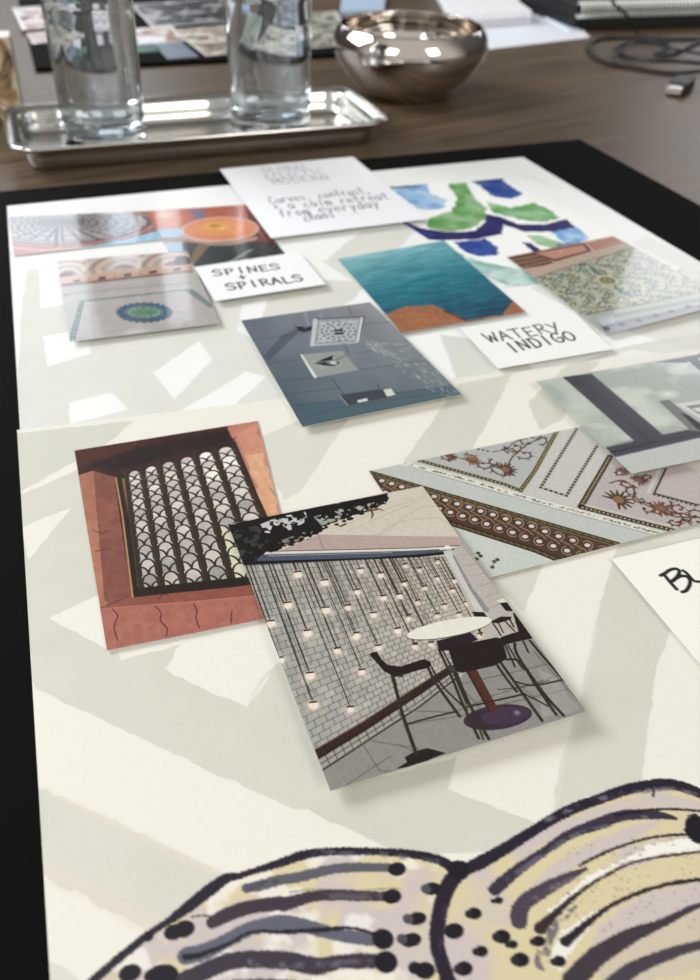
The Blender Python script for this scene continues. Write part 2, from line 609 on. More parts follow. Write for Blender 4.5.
def ring(off, z, r):
    zz = z if z < .003 else .003 + (z - .003) * (RZ - .003) / .014
    return [(x, y, zz) for x, y in rrect(TW - 2 * off, TD - 2 * off, max(r, .004), 8)]


rings = [ring(.026, 0.0, .012), ring(.0175, .0003, .014), ring(.0150, .003, .0165), ring(.0135, .008, .0180), ring(.0118, .0128, .019),
         ring(.0045, .0140, .022), ring(.0015, .0140, .0245), ring(0, .0152, .026), ring(.0004, .0166, .026), ring(.002, .017, .0245), ring(.004, .0164, .0225),
         ring(.0120, .0152, .019), ring(.0136, .0140, .0177), ring(.0152, .008, .016), ring(.0172, .0034, .0145), ring(.021, .0016, .012), ring(.028, .0014, .01)]
tray = link('serving_tray', bm_loft(rings), STEEL, smooth=True, loc=(tc_.x, tc_.y, 0.0002), rotz=ang)
tag(tray, 'shallow rectangular steel tray with rolled rim, carrying the two glasses', 'tray')

# ------------------------------------------------------------------ two heavy glasses with water
GLASS = mat('clear_glass', (246, 250, 253), 0.0, trans=1.0, ior=1.5)
WATER = mat('water', (250, 253, 255), 0.0, trans=1.0, ior=1.33)


def tumbler(cx, cy, r, h, lobes, label, wl, rot):
    zb_ = 0.0022
    t = empty('water_glass', (cx, cy, zb_), rot)
    tag(t, label, 'glass', 'water glasses on the tray')
    out = [(r * .80, 0.0), (r * .90, .0008), (r * .95, .003), (r * .965, .008), (r * .975, .03), (r * 1.0, h * .6), (r * 1.03, h - .002)]
    inn = [(r * 1.015, h), (r * .965, h - .0015), (r * .90, h * .6), (r * .845, .035), (r * .80, .020), (r * .68, .0155), (r * .3, .0140), (.0005, .0139)]
    n = 120
    rings = []
    seg = 2 * math.pi / lobes
    for k, (rr, z) in enumerate(out + inn):
        fa = (1.0 if z > .006 else .6) if k < len(out) - 1 else (.35 if k < len(out) + 1 else 0.0)
        ring_ = []
        for i in range(n):
            a = 2 * math.pi * i / n
            loc_ = (a % seg) - seg / 2
            f = min(math.cos(seg / 2) / math.cos(loc_) * 1.06, 1.0)      # flat ground facets, softened corners
            f = 1 + (f - 1) * fa
            ring_.append((rr * f * math.cos(a), rr * f * math.sin(a), z))
        rings.append(ring_)
    link('glass_body', bm_loft(rings), GLASS, t, smooth=True)
    wr = [(.0005, .0139), (r * .3, .0140), (r * .68, .0155), (r * .80, .020), (r * .845, .035), (r * .90, h * .6)]
    pr = []
    for rr, z in wr:
        if z <= wl: pr.append((rr + .0002, z - .0001))
    wr = wr + [(r * .965, h - .0015)]
    ra = np.interp(wl, [a[1] for a in wr], [a[0] for a in wr])
    pr += [(ra + .0002, wl), (ra * .5, wl - .0003), (.0005, wl - .0003)]
    o = link('drinking_water', bm_lathe(pr, 72), WATER, smooth=True, loc=(cx, cy, zb_))
    tag(o, 'clear water filling ' + ('the left glass on the tray' if 'left' in label else 'the right glass on the tray'), 'water', 'water in the glasses')
    return t


g1 = at(107, 146, .003); g2 = at(271, 129, .003)
tumbler(g1.x, g1.y, .0400, .200, 7, 'left of the two tall fluted clear glasses on the steel tray', .178, .15)
tumbler(g2.x, g2.y, .0420, .200, 9, 'right of the two tall fluted clear glasses on the steel tray', .178, .35)

# ------------------------------------------------------------------ silver bowl
CHROME = mat('polished_silver', (205, 198, 192), 0.06, metal=1.0)
bc = at(407, 94, 0.0)
RB = .0905
prof_o = [(.0005, .0035), (.030, .0035), (.040, .0030), (.044, 0.0), (.047, 0.0), (.050, .0030), (.062, .011), (.075, .024), (.0835, .040), (.0872, .050), (.0862, .059), (.0825, .067), (.0785, .0715)]
prof_i = [(.0775, .073), (.0765, .0722), (.0803, .0665), (.0842, .058), (.0850, .050), (.0812, .041), (.0725, .026), (.060, .0135), (.045, .0075), (.02, .0055), (.0005, .0053)]
bowl = link('metal_bowl', bm_lathe(prof_o + prof_i, 96), CHROME, smooth=True, loc=(bc.x, bc.y, 0.0))
bowl.scale = (RB / .0872,) * 3
tag(bowl, 'round polished silver bowl standing on the table behind the tray', 'bowl')

# ------------------------------------------------------------------ patterned box at the left edge
bx0 = at(25, 118, 0)
box = link('patterned_box', bm_prism([(-.11, 0), (0, 0), (0, .03), (-.11, .03)], 0, .078, .0012), [mat('box_white', (225, 222, 215), .5)], loc=(bx0.x, bx0.y, 0), rotz=0.3)


def marble_box_mat():
    m = bpy.data.materials.new('marbled_card'); m.use_nodes = True
    nt = m.node_tree; b = nt.nodes['Principled BSDF']; L = nt.links.new
    tc = nt.nodes.new('ShaderNodeTexCoord')
    n = nt.nodes.new('ShaderNodeTexNoise'); n.inputs['Scale'].default_value = 26; n.inputs['Detail'].default_value = 3; n.inputs['Distortion'].default_value = 1.2
    L(tc.outputs['Object'], n.inputs['Vector'])
    r = nt.nodes.new('ShaderNodeValToRGB'); cr = r.color_ramp
    cr.interpolation = 'EASE'
    for p, c in ((.3, (60, 46, 36)), (.42, (170, 142, 104)), (.5, (226, 214, 192)), (.58, (112, 96, 84)), (.7, (206, 186, 150))):
        el = cr.elements.new(p); el.color = (*srgb(c), 1)
    cr.elements.remove(cr.elements[0]); cr.elements[-1].color = (*srgb((190, 172, 146)), 1)
    L(n.outputs['Fac'], r.inputs[0]); L(r.outputs[0], b.inputs['Base Color']); b.inputs['Roughness'].default_value = .45
    return m


box.data.materials.append(marble_box_mat())
for p in box.data.polygons:
    if abs(p.normal.z) < .5 and p.area > 1e-4: p.material_index = 1
tag(box, 'marbled brown and cream box at the left edge, beside the tray', 'box')

# ------------------------------------------------------------------ papers and things at the far right
WHITEP = mat('white_paper', (226, 230, 240), .5)


def slab(name, corners, z0, z1, m, label, cat, bev=.0006, group=None):
    P = [at(c[0], c[1], z1) for c in corners]
    c0 = P[0]
    bm = bm_prism([(p.x - c0.x, p.y - c0.y) for p in P], 0, z1 - z0, bev, 2)
    o = link(name, bm, m, loc=(c0.x, c0.y, z0))
    return tag(o, label, cat, group) if label else o


slab('paper_sheet', [(470, 51), (590, 37), (566, 12), (480, -20), (430, -12)], 0, .0012, WHITEP,
     'flat white paper on the table right of the silver bowl', 'paper', .0003)
stk = empty('paper_pad', at(455, 23, .0014))
tag(stk, 'thick white pad with blue edge behind the silver bowl', 'paper pad')
for k, (a_, b_, c_) in enumerate((((232, 234, 240), .0014, .009), ((150, 170, 205), .009, .0105), ((238, 240, 244), .0105, .020))):
    q = 1.5 * k
    o = slab(['page_block', 'divider', 'cover'][k], [(452, 23 - q * 2.2), (532, 17 - q * 2.2), (482, -26), (425, -30)], b_, c_, mat('pad_%d' % k, a_, .4), None, None, .001)
    wl_ = o.location.copy(); o.parent = stk; o.location = wl_ - stk.location
slab('folded_leaflet', [(384, 10), (388, -20), (345, -24), (340, 10)][::-1], .0, .008, mat('pale_blue_card', (170, 190, 214), .4),
     'pale blue and white packet at the top behind the silver bowl', 'packet', .001)

NB = empty('spiral_notebook', at(560, 26, .0014))
tag(NB, 'black spiral notebook with silver coil at the top right', 'notebook')
n0, n1 = at(573, 30, .0014), at(760, 24, .0014)
un = (n1 - n0).normalized(); vn = Vector((-un.y, un.x, 0))
lcl = lambda p: (p[0] - NB.location.x, p[1] - NB.location.y)
pt = [n0, n0 + un * .33, n0 + un * .33 + vn * .19, n0 + vn * .19 - un * .005]
BLK = mat('notebook_black', (14, 15, 18), .45)
link('back_cover', bm_prism([lcl(p) for p in pt], 0, .016, .001), BLK, NB)
pi_ = [n0 + un * .004 + vn * .006, n0 + un * .326 + vn * .006, n0 + un * .326 + vn * .186, n0 + vn * .186]
link('page_block', bm_prism([lcl(p) for p in pi_], .016, .030, .0006), mat('notebook_pages', (22, 26, 28), .7), NB)
link('front_cover', bm_prism([lcl(p) for p in pt], .030, .034, .0006), BLK, NB)
COIL = mat('coil_silver', (240, 244, 240), .45, metal=0)
for k in range(46):
    c = n0 + un * (.006 + k * .0069)
    R_ = .0105
    path = [Vector((c.x - NB.location.x, c.y - NB.location.y, .0275)) + vn * (R_ * math.cos(a)) * .9 + Vector((0, 0, R_ * math.sin(a)))
            for a in np.linspace(.15 * math.pi, 1.85 * math.pi, 14)]
    link('coil_ring', bm_tube(path, .0013, 6), COIL, NB, smooth=True)
slab('white_ruler', [(520, 3), (570, 30), (579, 29), (532, 0)], .0012, .004, mat('ruler_white', (206, 214, 232), .3),
     'narrow white strip lying beside the black spiral notebook', 'ruler', .0005)

CAB = mat('cable_black', (22, 22, 25), .4)
cable = empty('usb_cable', at(640, 60, 0))
tag(cable, 'coiled black cable with a silver plug at the top right', 'cable')


def cab(pts, r=.0026, m=CAB, name='cord'):
    W = [at(x, y, z) - cable.location for x, y, z in pts]
    return link(name, bm_tube(smooth_path(W, 8), r, 8), m, cable, smooth=True)


cab([(700, 71, .005), (672, 73, .0032), (640, 69, .003), (606, 62, .003), (590, 52, .003), (590, 43, .003), (604, 38, .003), (640, 38, .003), (680, 39, .003), (740, 38, .003)])
cab([(720, 66, .003), (690, 62, .009), (655, 61, .008), (628, 57, .004), (616, 50, .003), (622, 45, .003), (645, 41, .006), (662, 43, .009), (670, 48, .009), (655, 54, .006), (672, 54, .004), (690, 46, .003), (715, 36, .003)])
cab([(608, 63, .009), (614, 55, .009), (628, 47, .009), (640, 43, .01), (690, 52, .01), (740, 60, .003)], .002)
cab([(608, -6, .052), (614, 4, .049), (624, 12, .040), (634, 26, .018), (640, 35, .006), (650, 38, .005)], .0022)
pl = at(672, 97, 0); pr_ = at(704, 74, 0); dpl = (pr_ - pl); dpl.z = 0
dpl.normalize(); npl = Vector((-dpl.y, dpl.x, 0))


def plug(name, s0, s1, w, z0, z1, m):
    c = pl - cable.location
    P = [c + dpl * s0 - npl * w / 2, c + dpl * s1 - npl * w / 2, c + dpl * s1 + npl * w / 2, c + dpl * s0 + npl * w / 2]
    link(name, bm_prism([(p.x, p.y) for p in P], z0, z1, .0008), m, cable)


plug('plug_tip', 0, .018, .0175, .003, .011, mat('plug_metal', (225, 225, 222), .25, metal=1))
plug('plug_body', .016, .055, .022, 0.0005, .0135, mat('plug_black', (26, 26, 28), .45))
# ------------------------------------------------------------------ painting the printed artwork


def ell(cx, cy, a, b, rot=0, a0=0, a1=360, n=40):
    r = math.radians(rot)
    out = []
    for t in np.linspace(math.radians(a0), math.radians(a1), n):
        x, y = a * math.cos(t), b * math.sin(t)
        out.append((cx + x * math.cos(r) - y * math.sin(r), cy + x * math.sin(r) + y * math.cos(r)))
    return out


def noisy(c, amt=6, s=.8):
    n = (fbm(c.X * s, c.Y * s, 3) - .5) * 2 * amt
    c.C += n[..., None]


def lerp(a, b, t):
    return tuple(a[i] + (b[i] - a[i]) * t for i in range(len(a)))


# a single-stroke hand font, glyph box 1 wide, 1 high, y up
G = {
    'S': [[(.9, .85), (.55, 1), (.15, .85), (.2, .6), (.75, .45), (.85, .2), (.45, 0), (.05, .1)]],
    'P': [[(.2, 0), (.25, 1)], [(.1, .95), (.7, 1), (.85, .75), (.6, .5), (.22, .48)]],
    'I': [[(.5, 1), (.48, 0)]],
    'N': [[(.12, 0), (.15, .98)], [(.15, .98), (.8, .05)], [(.8, .05), (.88, 1)]],
    'E': [[(.2, 1), (.2, 0)], [(.2, 1), (.85, .98)], [(.2, .52), (.7, .52)], [(.2, 0), (.9, .04)]],
    '+': [[(.5, .8), (.5, .2)], [(.15, .5), (.85, .5)]],
    'R': [[(.18, 0), (.2, 1)], [(.1, .95), (.65, 1), (.82, .75), (.55, .5), (.2, .48)], [(.45, .5), (.95, 0)]],
    'A': [[(.05, 0), (.5, 1)], [(.5, 1), (.9, 0)], [(.2, .38), (.78, .4)]],
    'L': [[(.2, 1), (.2, 0)], [(.2, 0), (.85, .02)]],
    'W': [[(.02, 1), (.25, 0)], [(.25, 0), (.5, .7)], [(.5, .7), (.72, 0)], [(.72, 0), (.98, 1)]],
    'T': [[(.5, 1), (.48, 0)], [(.05, .97), (.95, 1)]],
    'Y': [[(.1, 1), (.5, .5)], [(.92, 1), (.3, -.1)]],
    'D': [[(.2, 0), (.2, 1)], [(.1, .98), (.6, .95), (.9, .55), (.7, .1), (.15, 0)]],
    'G': [[(.88, .85), (.5, 1), (.12, .65), (.2, .15), (.6, 0), (.88, .2), (.88, .45)], [(.5, .45), (.95, .45)]],
    'O': [[(.5, 1), (.12, .7), (.15, .2), (.5, 0), (.85, .25), (.88, .75), (.5, 1)]],
    'B': [[(.2, 0), (.2, 1)], [(.1, 1), (.7, .95), (.7, .6), (.22, .52)], [(.22, .52), (.85, .45), (.8, .05), (.15, 0)]],
    'C': [[(.88, .85), (.5, 1), (.12, .65), (.15, .2), (.5, 0), (.9, .15)]],
    'M': [[(.08, 0), (.15, 1)], [(.15, 1), (.5, .3)], [(.5, .3), (.85, 1)], [(.85, 1), (.92, 0)]],
    'c': [[(.8, .5), (.45, .6), (.15, .3), (.45, 0), (.85, .1)]],
    'u': [[(.15, .58), (.2, .1), (.5, 0), (.78, .2)], [(.8, .6), (.85, 0)]],
    'r': [[(.2, .58), (.22, 0)], [(.22, .35), (.5, .6), (.85, .55)]],
    'v': [[(.1, .6), (.45, 0)], [(.45, 0), (.85, .6)]],
    'e': [[(.15, .32), (.8, .36), (.6, .6), (.2, .5), (.15, .15), (.5, 0), (.88, .1)]],
    's': [[(.8, .55), (.4, .6), (.25, .42), (.7, .25), (.6, .02), (.15, .05)]],
    'o': [[(.5, .6), (.15, .35), (.45, 0), (.82, .25), (.5, .6)]],
    'n': [[(.15, .6), (.18, 0)], [(.18, .35), (.5, .6), (.78, .45), (.82, 0)]],
    't': [[(.45, 1), (.42, .1), (.75, 0)], [(.1, .65), (.85, .68)]],
    'a': [[(.75, .55), (.3, .6), (.12, .2), (.45, 0), (.75, .3)], [(.78, .6), (.85, 0)]],
    'l': [[(.5, 1), (.48, 0)]],
    'm': [[(.08, .6), (.1, 0)], [(.1, .4), (.3, .6), (.48, .4), (.48, 0)], [(.48, .4), (.7, .6), (.88, .4), (.9, 0)]],
    'f': [[(.85, .95), (.5, .95), (.42, 0)], [(.15, .55), (.75, .58)]],
    'y': [[(.15, .6), (.45, .1)], [(.85, .6), (.25, -.35)]],
    'd': [[(.72, .5), (.3, .58), (.12, .2), (.45, 0), (.75, .25)], [(.8, 1), (.82, 0)]],
    'h': [[(.18, 1), (.18, 0)], [(.18, .35), (.5, .6), (.8, .4), (.82, 0)]],
    ',': [[(.4, .1), (.3, -.2)]], '.': [[(.45, .03), (.5, .03)]],
}


def script_text(c, s, p0, p1, top, w, col, adv=1.12, a=1.0):
    """write s from photo point p0 to p1 (baseline); top = photo point of the first letter's upper left"""
    A, B, T = c.P([p0, p1, top])
    n = len(s)
    ux = (B - A) / (n * adv - (adv - 1)); uy = T - A
    rr = np.random.RandomState(len(s) * 7 + ord(s[0]))
    for i, ch in enumerate(s):
        if ch not in G: continue
        jy = rr.uniform(-.06, .06)
        for st in G[ch]:
            Q = [A + ux * (i * adv + x) + uy * (y + jy) for x, y in st]
            c.line(Q, w, col, tr=False, smooth=len(Q) > 2, a=a)


INK = (28, 28, 36)


def paint_spines(c):
    c.C[:] = (244, 246, 248)
    c.crop(130, 190, 3.5)
    script_text(c, 'SPINES', (292, 301), (530, 277), (282, 281), 1.5, INK)
    script_text(c, '+', (385, 318), (412, 313), (372, 298), 1.5, INK)
    script_text(c, 'SPIRALS', (342, 352), (612, 318), (328, 330), 1.6, INK)


def paint_general(c):
    c.C[:] = (246, 248, 252)
    c.crop(200, 130, 2.692)
    g = (96, 96, 112)
    script_text(c, 'GLOBAL', (170, 116), (300, 104), (160, 102), .9, g, a=.55)
    script_text(c, 'ECLECTIC', (180, 134), (338, 117), (170, 120), .9, g, a=.6)
    script_text(c, 'MODERN', (198, 146), (352, 132), (188, 133), .9, g, a=.7)
    g = (84, 80, 100)
    script_text(c, 'Curves, contrast,', (190, 198), (462, 168), (180, 181), 1.0, g)
    script_text(c, '+ a calm retreat', (200, 216), (512, 184), (190, 198), 1.0, g)
    script_text(c, 'from everyday', (216, 234), (486, 206), (206, 214), 1.0, g)
    script_text(c, 'chaos ...', (282, 246), (432, 224), (272, 226), 1.0, g)


def paint_indigo(c):
    c.C[:] = (243, 244, 242)
    c.crop(380, 150, 2.1875)
    script_text(c, 'WATERY', (240, 422), (402, 396), (222, 403), 1.3, INK)
    script_text(c, 'INDIGO', (288, 444), (434, 414), (268, 425), 1.6, INK)


def paint_blu(c):
    c.C[:] = (242, 241, 232)
    c.crop(600, 520, 6.125)
    K = (12, 12, 14)
    c.line([(372, 340), (398, 326), (432, 304), (468, 299), (486, 316), (474, 346), (444, 374)], 1.7, K, smooth=True)
    c.line([(392, 334), (430, 380), (470, 424)], 1.7, K, smooth=True)
    c.line([(444, 374), (484, 348), (524, 344), (550, 366), (548, 400), (528, 432), (504, 441)], 1.7, K, smooth=True)
    c.line([(508, 310), (532, 326), (554, 352), (580, 374), (620, 378), (660, 372)], 1.6, K, smooth=True)


def paint_dome(c):
    c.crop(0, 190, 4.118)
    c.C[:] = (176, 172, 174)
    c.poly([(30, 100), (200, 90), (300, 86), (60, 110), (60, 130), (36, 130)], (140, 96, 60))
    c.poly([(36, 110), (670, 90), (680, 210), (50, 280)], (150, 112, 80))
    c.poly(ell(300, 152, 366, 84, -3), (150, 62, 48))
    c.poly(ell(300, 151, 345, 76, -3), (196, 146, 132))
    c.poly(ell(298, 150, 335, 72, -3), (124, 66, 56))
    c.poly(ell(295, 148, 315, 66, -3), (178, 174, 178))
    for k, (a, b) in enumerate(((290, 59), (250, 50), (212, 42), (176, 34), (142, 27), (112, 21), (84, 16))):
        c.line(ell(290 + a * .02, 132 + b * .26, a, b, -3, n=90), 1.6 if k % 2 else 2.6, (112, 98, 90), a=.8, closed=True)
    for t in range(0, 360, 15):
        r = math.radians(t)
        c.line([(288 + 40 * math.cos(r), 130 + 9 * math.sin(r)), (294 + 300 * math.cos(r), 148 + 62 * math.sin(r))], [1.6, 2.2],
               (64, 54, 52))
    c.line(ell(288, 131, 76, 15), 2.2, (120, 98, 82)); c.poly(ell(288, 130, 46, 8), (96, 76, 66)); c.poly(ell(288, 130, 24, 4.5), (26, 22, 22))
    c.line([(268, 150), (262, 236)], 2.4, (40, 30, 30))
    c.poly([(50, 225), (210, 236), (330, 230), (260, 252), (56, 275)], (188, 96, 86))
    c.line([(54, 236), (200, 246), (420, 224)], 1.5, (222, 176, 168))
    c.poly([(420, 224), (560, 196), (650, 168), (668, 158), (690, 215), (440, 245), (56, 276), (240, 254)], (150, 196, 222))
    c.poly(ell(583, 148, 10, 50, 3), (236, 240, 246), a=.5)
    noisy(c, 9, .5)


def paint_umb(c):
    c.crop(130, 190, 3.5)
    c.C[:] = (182, 92, 62)
    c.poly([(60, 70), (420, 40), (440, 110), (60, 140)], (196, 106, 72))
    c.poly([(196, 74), (270, 66), (262, 98), (214, 104)], (134, 118, 152))
    c.poly(ell(148, 98, 74, 34), (210, 112, 74)); c.dot((120, 88), 9, (255, 226, 190), soft=12)
    c.poly(ell(330, 72, 74, 18), (196, 100, 70))
    c.poly([(60, 140), (180, 134), (200, 150), (190, 215), (90, 220)], (150, 178, 206))
    c.poly([(92, 168), (210, 162), (230, 184), (98, 184)], (152, 98, 80))
    c.poly([(400, 48), (440, 60), (560, 240), (520, 260), (430, 170)], (134, 62, 44))
    c.poly([(180, 186), (430, 178), (520, 190), (560, 245), (540, 300), (220, 300), (196, 240)], (36, 50, 46), wob=1.5)
    c.poly([(215, 270), (215, 235), (236, 190), (290, 188), (262, 215)], (136, 106, 62))
    c.poly([(404, 180), (500, 180), (545, 236), (470, 244)], (58, 52, 58))
    for k in range(40):
        x = 186 + k * 6.6
        y = 162 + 22 * math.sin(math.pi * (x - 186) / 264)
        c.line([(x, y), (x - 2, y + 10)], .8, (226, 196, 180))
    c.poly(ell(315, 138, 137, 44, -2), (226, 190, 176)); c.poly(ell(316, 137, 128, 39, -2), (236, 150, 104))
    c.poly(ell(312, 132, 84, 24), (244, 166, 96), a=.8); c.poly(ell(304, 128, 46, 14), (250, 190, 70)); c.poly(ell(300, 126, 22, 7), (206, 150, 30))
    c.dot((318, 133), 5, (255, 250, 150), soft=5)
    for t in range(0, 360, 20):
        r = math.radians(t); c.line([(305, 128), (315 + 128 * math.cos(r), 137 + 39 * math.sin(r))], .5, (224, 130, 84), a=.6)
    c.line([(350, 252), (426, 208)], 2, (150, 168, 160))
    c.line([(96, 168), (110, 212)], 2, (30, 40, 44))
    noisy(c, 10, .5)


def paint_rosette(c):
    c.crop(40, 240, 3.5)
    c.C[:] = (184, 178, 176)
    c.poly([(50, 60), (520, 20), (540, 100), (70, 170)], (190, 172, 162))
    for (x, y, R0) in ((100, 122, 120), (300, 100, 150), (470, 88, 130)):
        for k in range(6):
            f = 1 - k * .15
            c.poly(ell(x, y, R0 * f, 62 * f, -4, 180, 362), [(208, 196, 184), (164, 146, 134), (214, 182, 168), (174, 164, 150), (206, 186, 176), (150, 110, 96)][k])
    c.poly(ell(500, 76, 30, 22), (84, 56, 50)); c.poly(ell(92, 128, 26, 16), (110, 70, 60))
    c.poly([(70, 130), (530, 84), (534, 108), (78, 160)], (206, 168, 146)); c.poly([(76, 154), (534, 104), (536, 112), (80, 164)], (140, 96, 84))
    for x, y in ((132, 143), (222, 133), (312, 122), (400, 112), (482, 103)):
        c.poly([(x - 13, y - 3), (x + 13, y - 7), (x + 13, y + 2), (x - 13, y + 6)], (74, 46, 44))
        c.dot((x + 44, y - 6), 1.3, (150, 110, 96))
    c.line([(82, 190), (532, 150)], 1.0, (142, 134, 130)); c.line([(100, 186), (520, 146)], 3.5, (168, 164, 160), tex=lambda X, Y: (np.sin(X * 1.8) > 0) * .8)
    c.line([(150, 214), (518, 173)], 1.8, (96, 112, 112)); c.line([(150, 217), (518, 176)], 1.0, (150, 178, 170))
    T = (40, 70, 78)
    c.poly([(99, 353), (124, 348), (158, 214), (141, 216)], T); c.poly([(510, 174), (530, 170), (610, 232), (596, 238)], T)
    for k in range(12):
        t = (k + .5) / 12
        c.dot(lerp((148, 216), (112, 350), t), 1.6, (126, 158, 140)); c.dot(lerp((520, 172), (604, 236), t), 1.4, (126, 158, 140))
    c.line([(96, 190), (72, 200)], 1.5, (140, 120, 110))
    c.poly(ell(370, 253, 92, 33), (48, 74, 94))
    for t in range(0, 360, 15):
        r = math.radians(t); c.dot((370 + 93 * math.cos(r), 253 + 33 * math.sin(r)), 1.5, (70, 80, 86))
    c.line(ell(370, 253, 80, 28), 3.4, (52, 104, 138), closed=True)
    c.poly(ell(370, 252, 66, 22), (176, 192, 180)); c.line(ell(370, 252, 60, 20), 1.1, (60, 100, 100), closed=True)
    for k in range(12):
        r = k * math.pi / 6; c.line([(370, 252), (370 + 52 * math.cos(r), 252 + 17 * math.sin(r))], 1.6, (86, 130, 108))
        c.dot((370 + 38 * math.cos(r + .26), 252 + 13 * math.sin(r + .26)), 1.9, (104, 150, 120))
    c.poly(ell(372, 252, 16, 6), (80, 140, 120))
    noisy(c, 8, .25)
    noisy(c, 4, 1.2)


def paint_wc(c):
    c.C[:] = (246, 247, 246)
    c.crop(380, 160, 3.182)

    def wash(p, col, lo=.6, wob=2.5, s=.09):
        c.poly(p, col, wob=wob, ws=.35, tex=lambda X, Y: lo + (1 - lo) * np.clip((fbm(X * s + 5, Y * s, 4) - .3) * 2.6, 0, 1))
    N = (20, 16, 84)
    wash([(-20, 98), (38, 88), (150, 78), (158, 108), (214, 126), (206, 152), (165, 160), (120, 156), (60, 110)], (112, 162, 214), .5)
    c.line([(-20, 94), (38, 88), (90, 84), (150, 78)], [3, 3, 5, 1], (24, 24, 60), rag=2)
    wash([(215, 76), (272, 72), (304, 124), (336, 152), (340, 182), (300, 214), (220, 230), (146, 214), (160, 184), (232, 160), (246, 120)], (84, 146, 72), .6)
    wash([(336, 132), (420, 152), (490, 135), (540, 158), (572, 184), (530, 197), (450, 190), (360, 168)], (92, 156, 88), .6)
    wash([(298, 70), (385, 61), (420, 85), (456, 108), (420, 123), (360, 116), (330, 90)], (14, 56, 140), .75)
    c.line([(300, 70), (388, 61)], 4, (20, 24, 80), rag=1.2)
    wash([(66, 192), (130, 216), (220, 230), (300, 226), (330, 204), (340, 172), (380, 180), (440, 204), (520, 206), (592, 188), (624, 215), (560, 228),
          (460, 228), (394, 206), (386, 236), (310, 252), (200, 256), (130, 252), (100, 236)], N, .9, 1.5)
    c.line([(72, 200), (110, 228), (170, 240)], 6, (30, 70, 160), a=.6, rag=2)
    wash([(232, 262), (340, 250), (382, 285), (372, 302), (310, 306), (270, 290)], (12, 46, 138), .75)
    wash([(546, 228), (628, 214), (668, 246), (640, 264), (590, 266)], (104, 158, 216), .5)
    wash([(466, 238), (520, 243), (584, 264), (560, 284), (500, 268)], (132, 182, 130), .6)
    wash([(452, 262), (480, 264), (516, 290), (490, 294)], N, .9, 1)
    wash([(230, 290), (320, 322), (480, 355), (560, 372), (500, 396), (400, 398), (330, 366)], (134, 178, 172), .35, 3)
    wash([(560, 268), (640, 262), (700, 300), (620, 320)], (60, 80, 150), .5, 3)


def paint_water(c):
    c.crop(330, 230, 3.5)
    t = (c.Y / c.h)[..., None]
    top, mid, bot = (np.array(a, float) for a in ((150, 200, 206), (44, 138, 156), (14, 88, 116)))
    c.C = np.where(t < .5, top + (mid - top) * t * 2, mid + (bot - mid) * (t - .5) * 2)
    n = fbm(c.X * .07 + c.Y * .02, c.Y * .4, 4) - .5
    n2 = fbm(c.X * .2, c.Y * 1.2, 3) - .5
    c.C += (n * 60)[..., None] * np.array([.8, 1, 1]) + (n2 * 30)[..., None]
    c.C -= ((1 - t) * 20 * (c.X / c.w)[..., None]) * np.array([1.2, .4, .3])
    R = (176, 116, 80)
    c.poly([(190, 300), (226, 282), (262, 267), (300, 268), (352, 262), (386, 278), (412, 292), (446, 302), (470, 318), (520, 308), (600, 298), (620, 272), (640, 250), (670, 262),
            (700, 290), (690, 300), (250, 372)], R, wob=1.2, ws=.4)
    c.poly([(230, 300), (300, 290), (360, 300), (420, 325), (300, 350)], (182, 124, 84), a=.5, wob=3, ws=.2)
    c.line([(392, 284), (440, 304), (474, 322), (530, 312)], 1.5, (92, 60, 40), rag=.5)
    m = (c.C[..., 0] > c.C[..., 2])
    c.C[m] += ((fbm(c.X * .8, c.Y * .8, 3) - .5) * 50)[m][:, None]


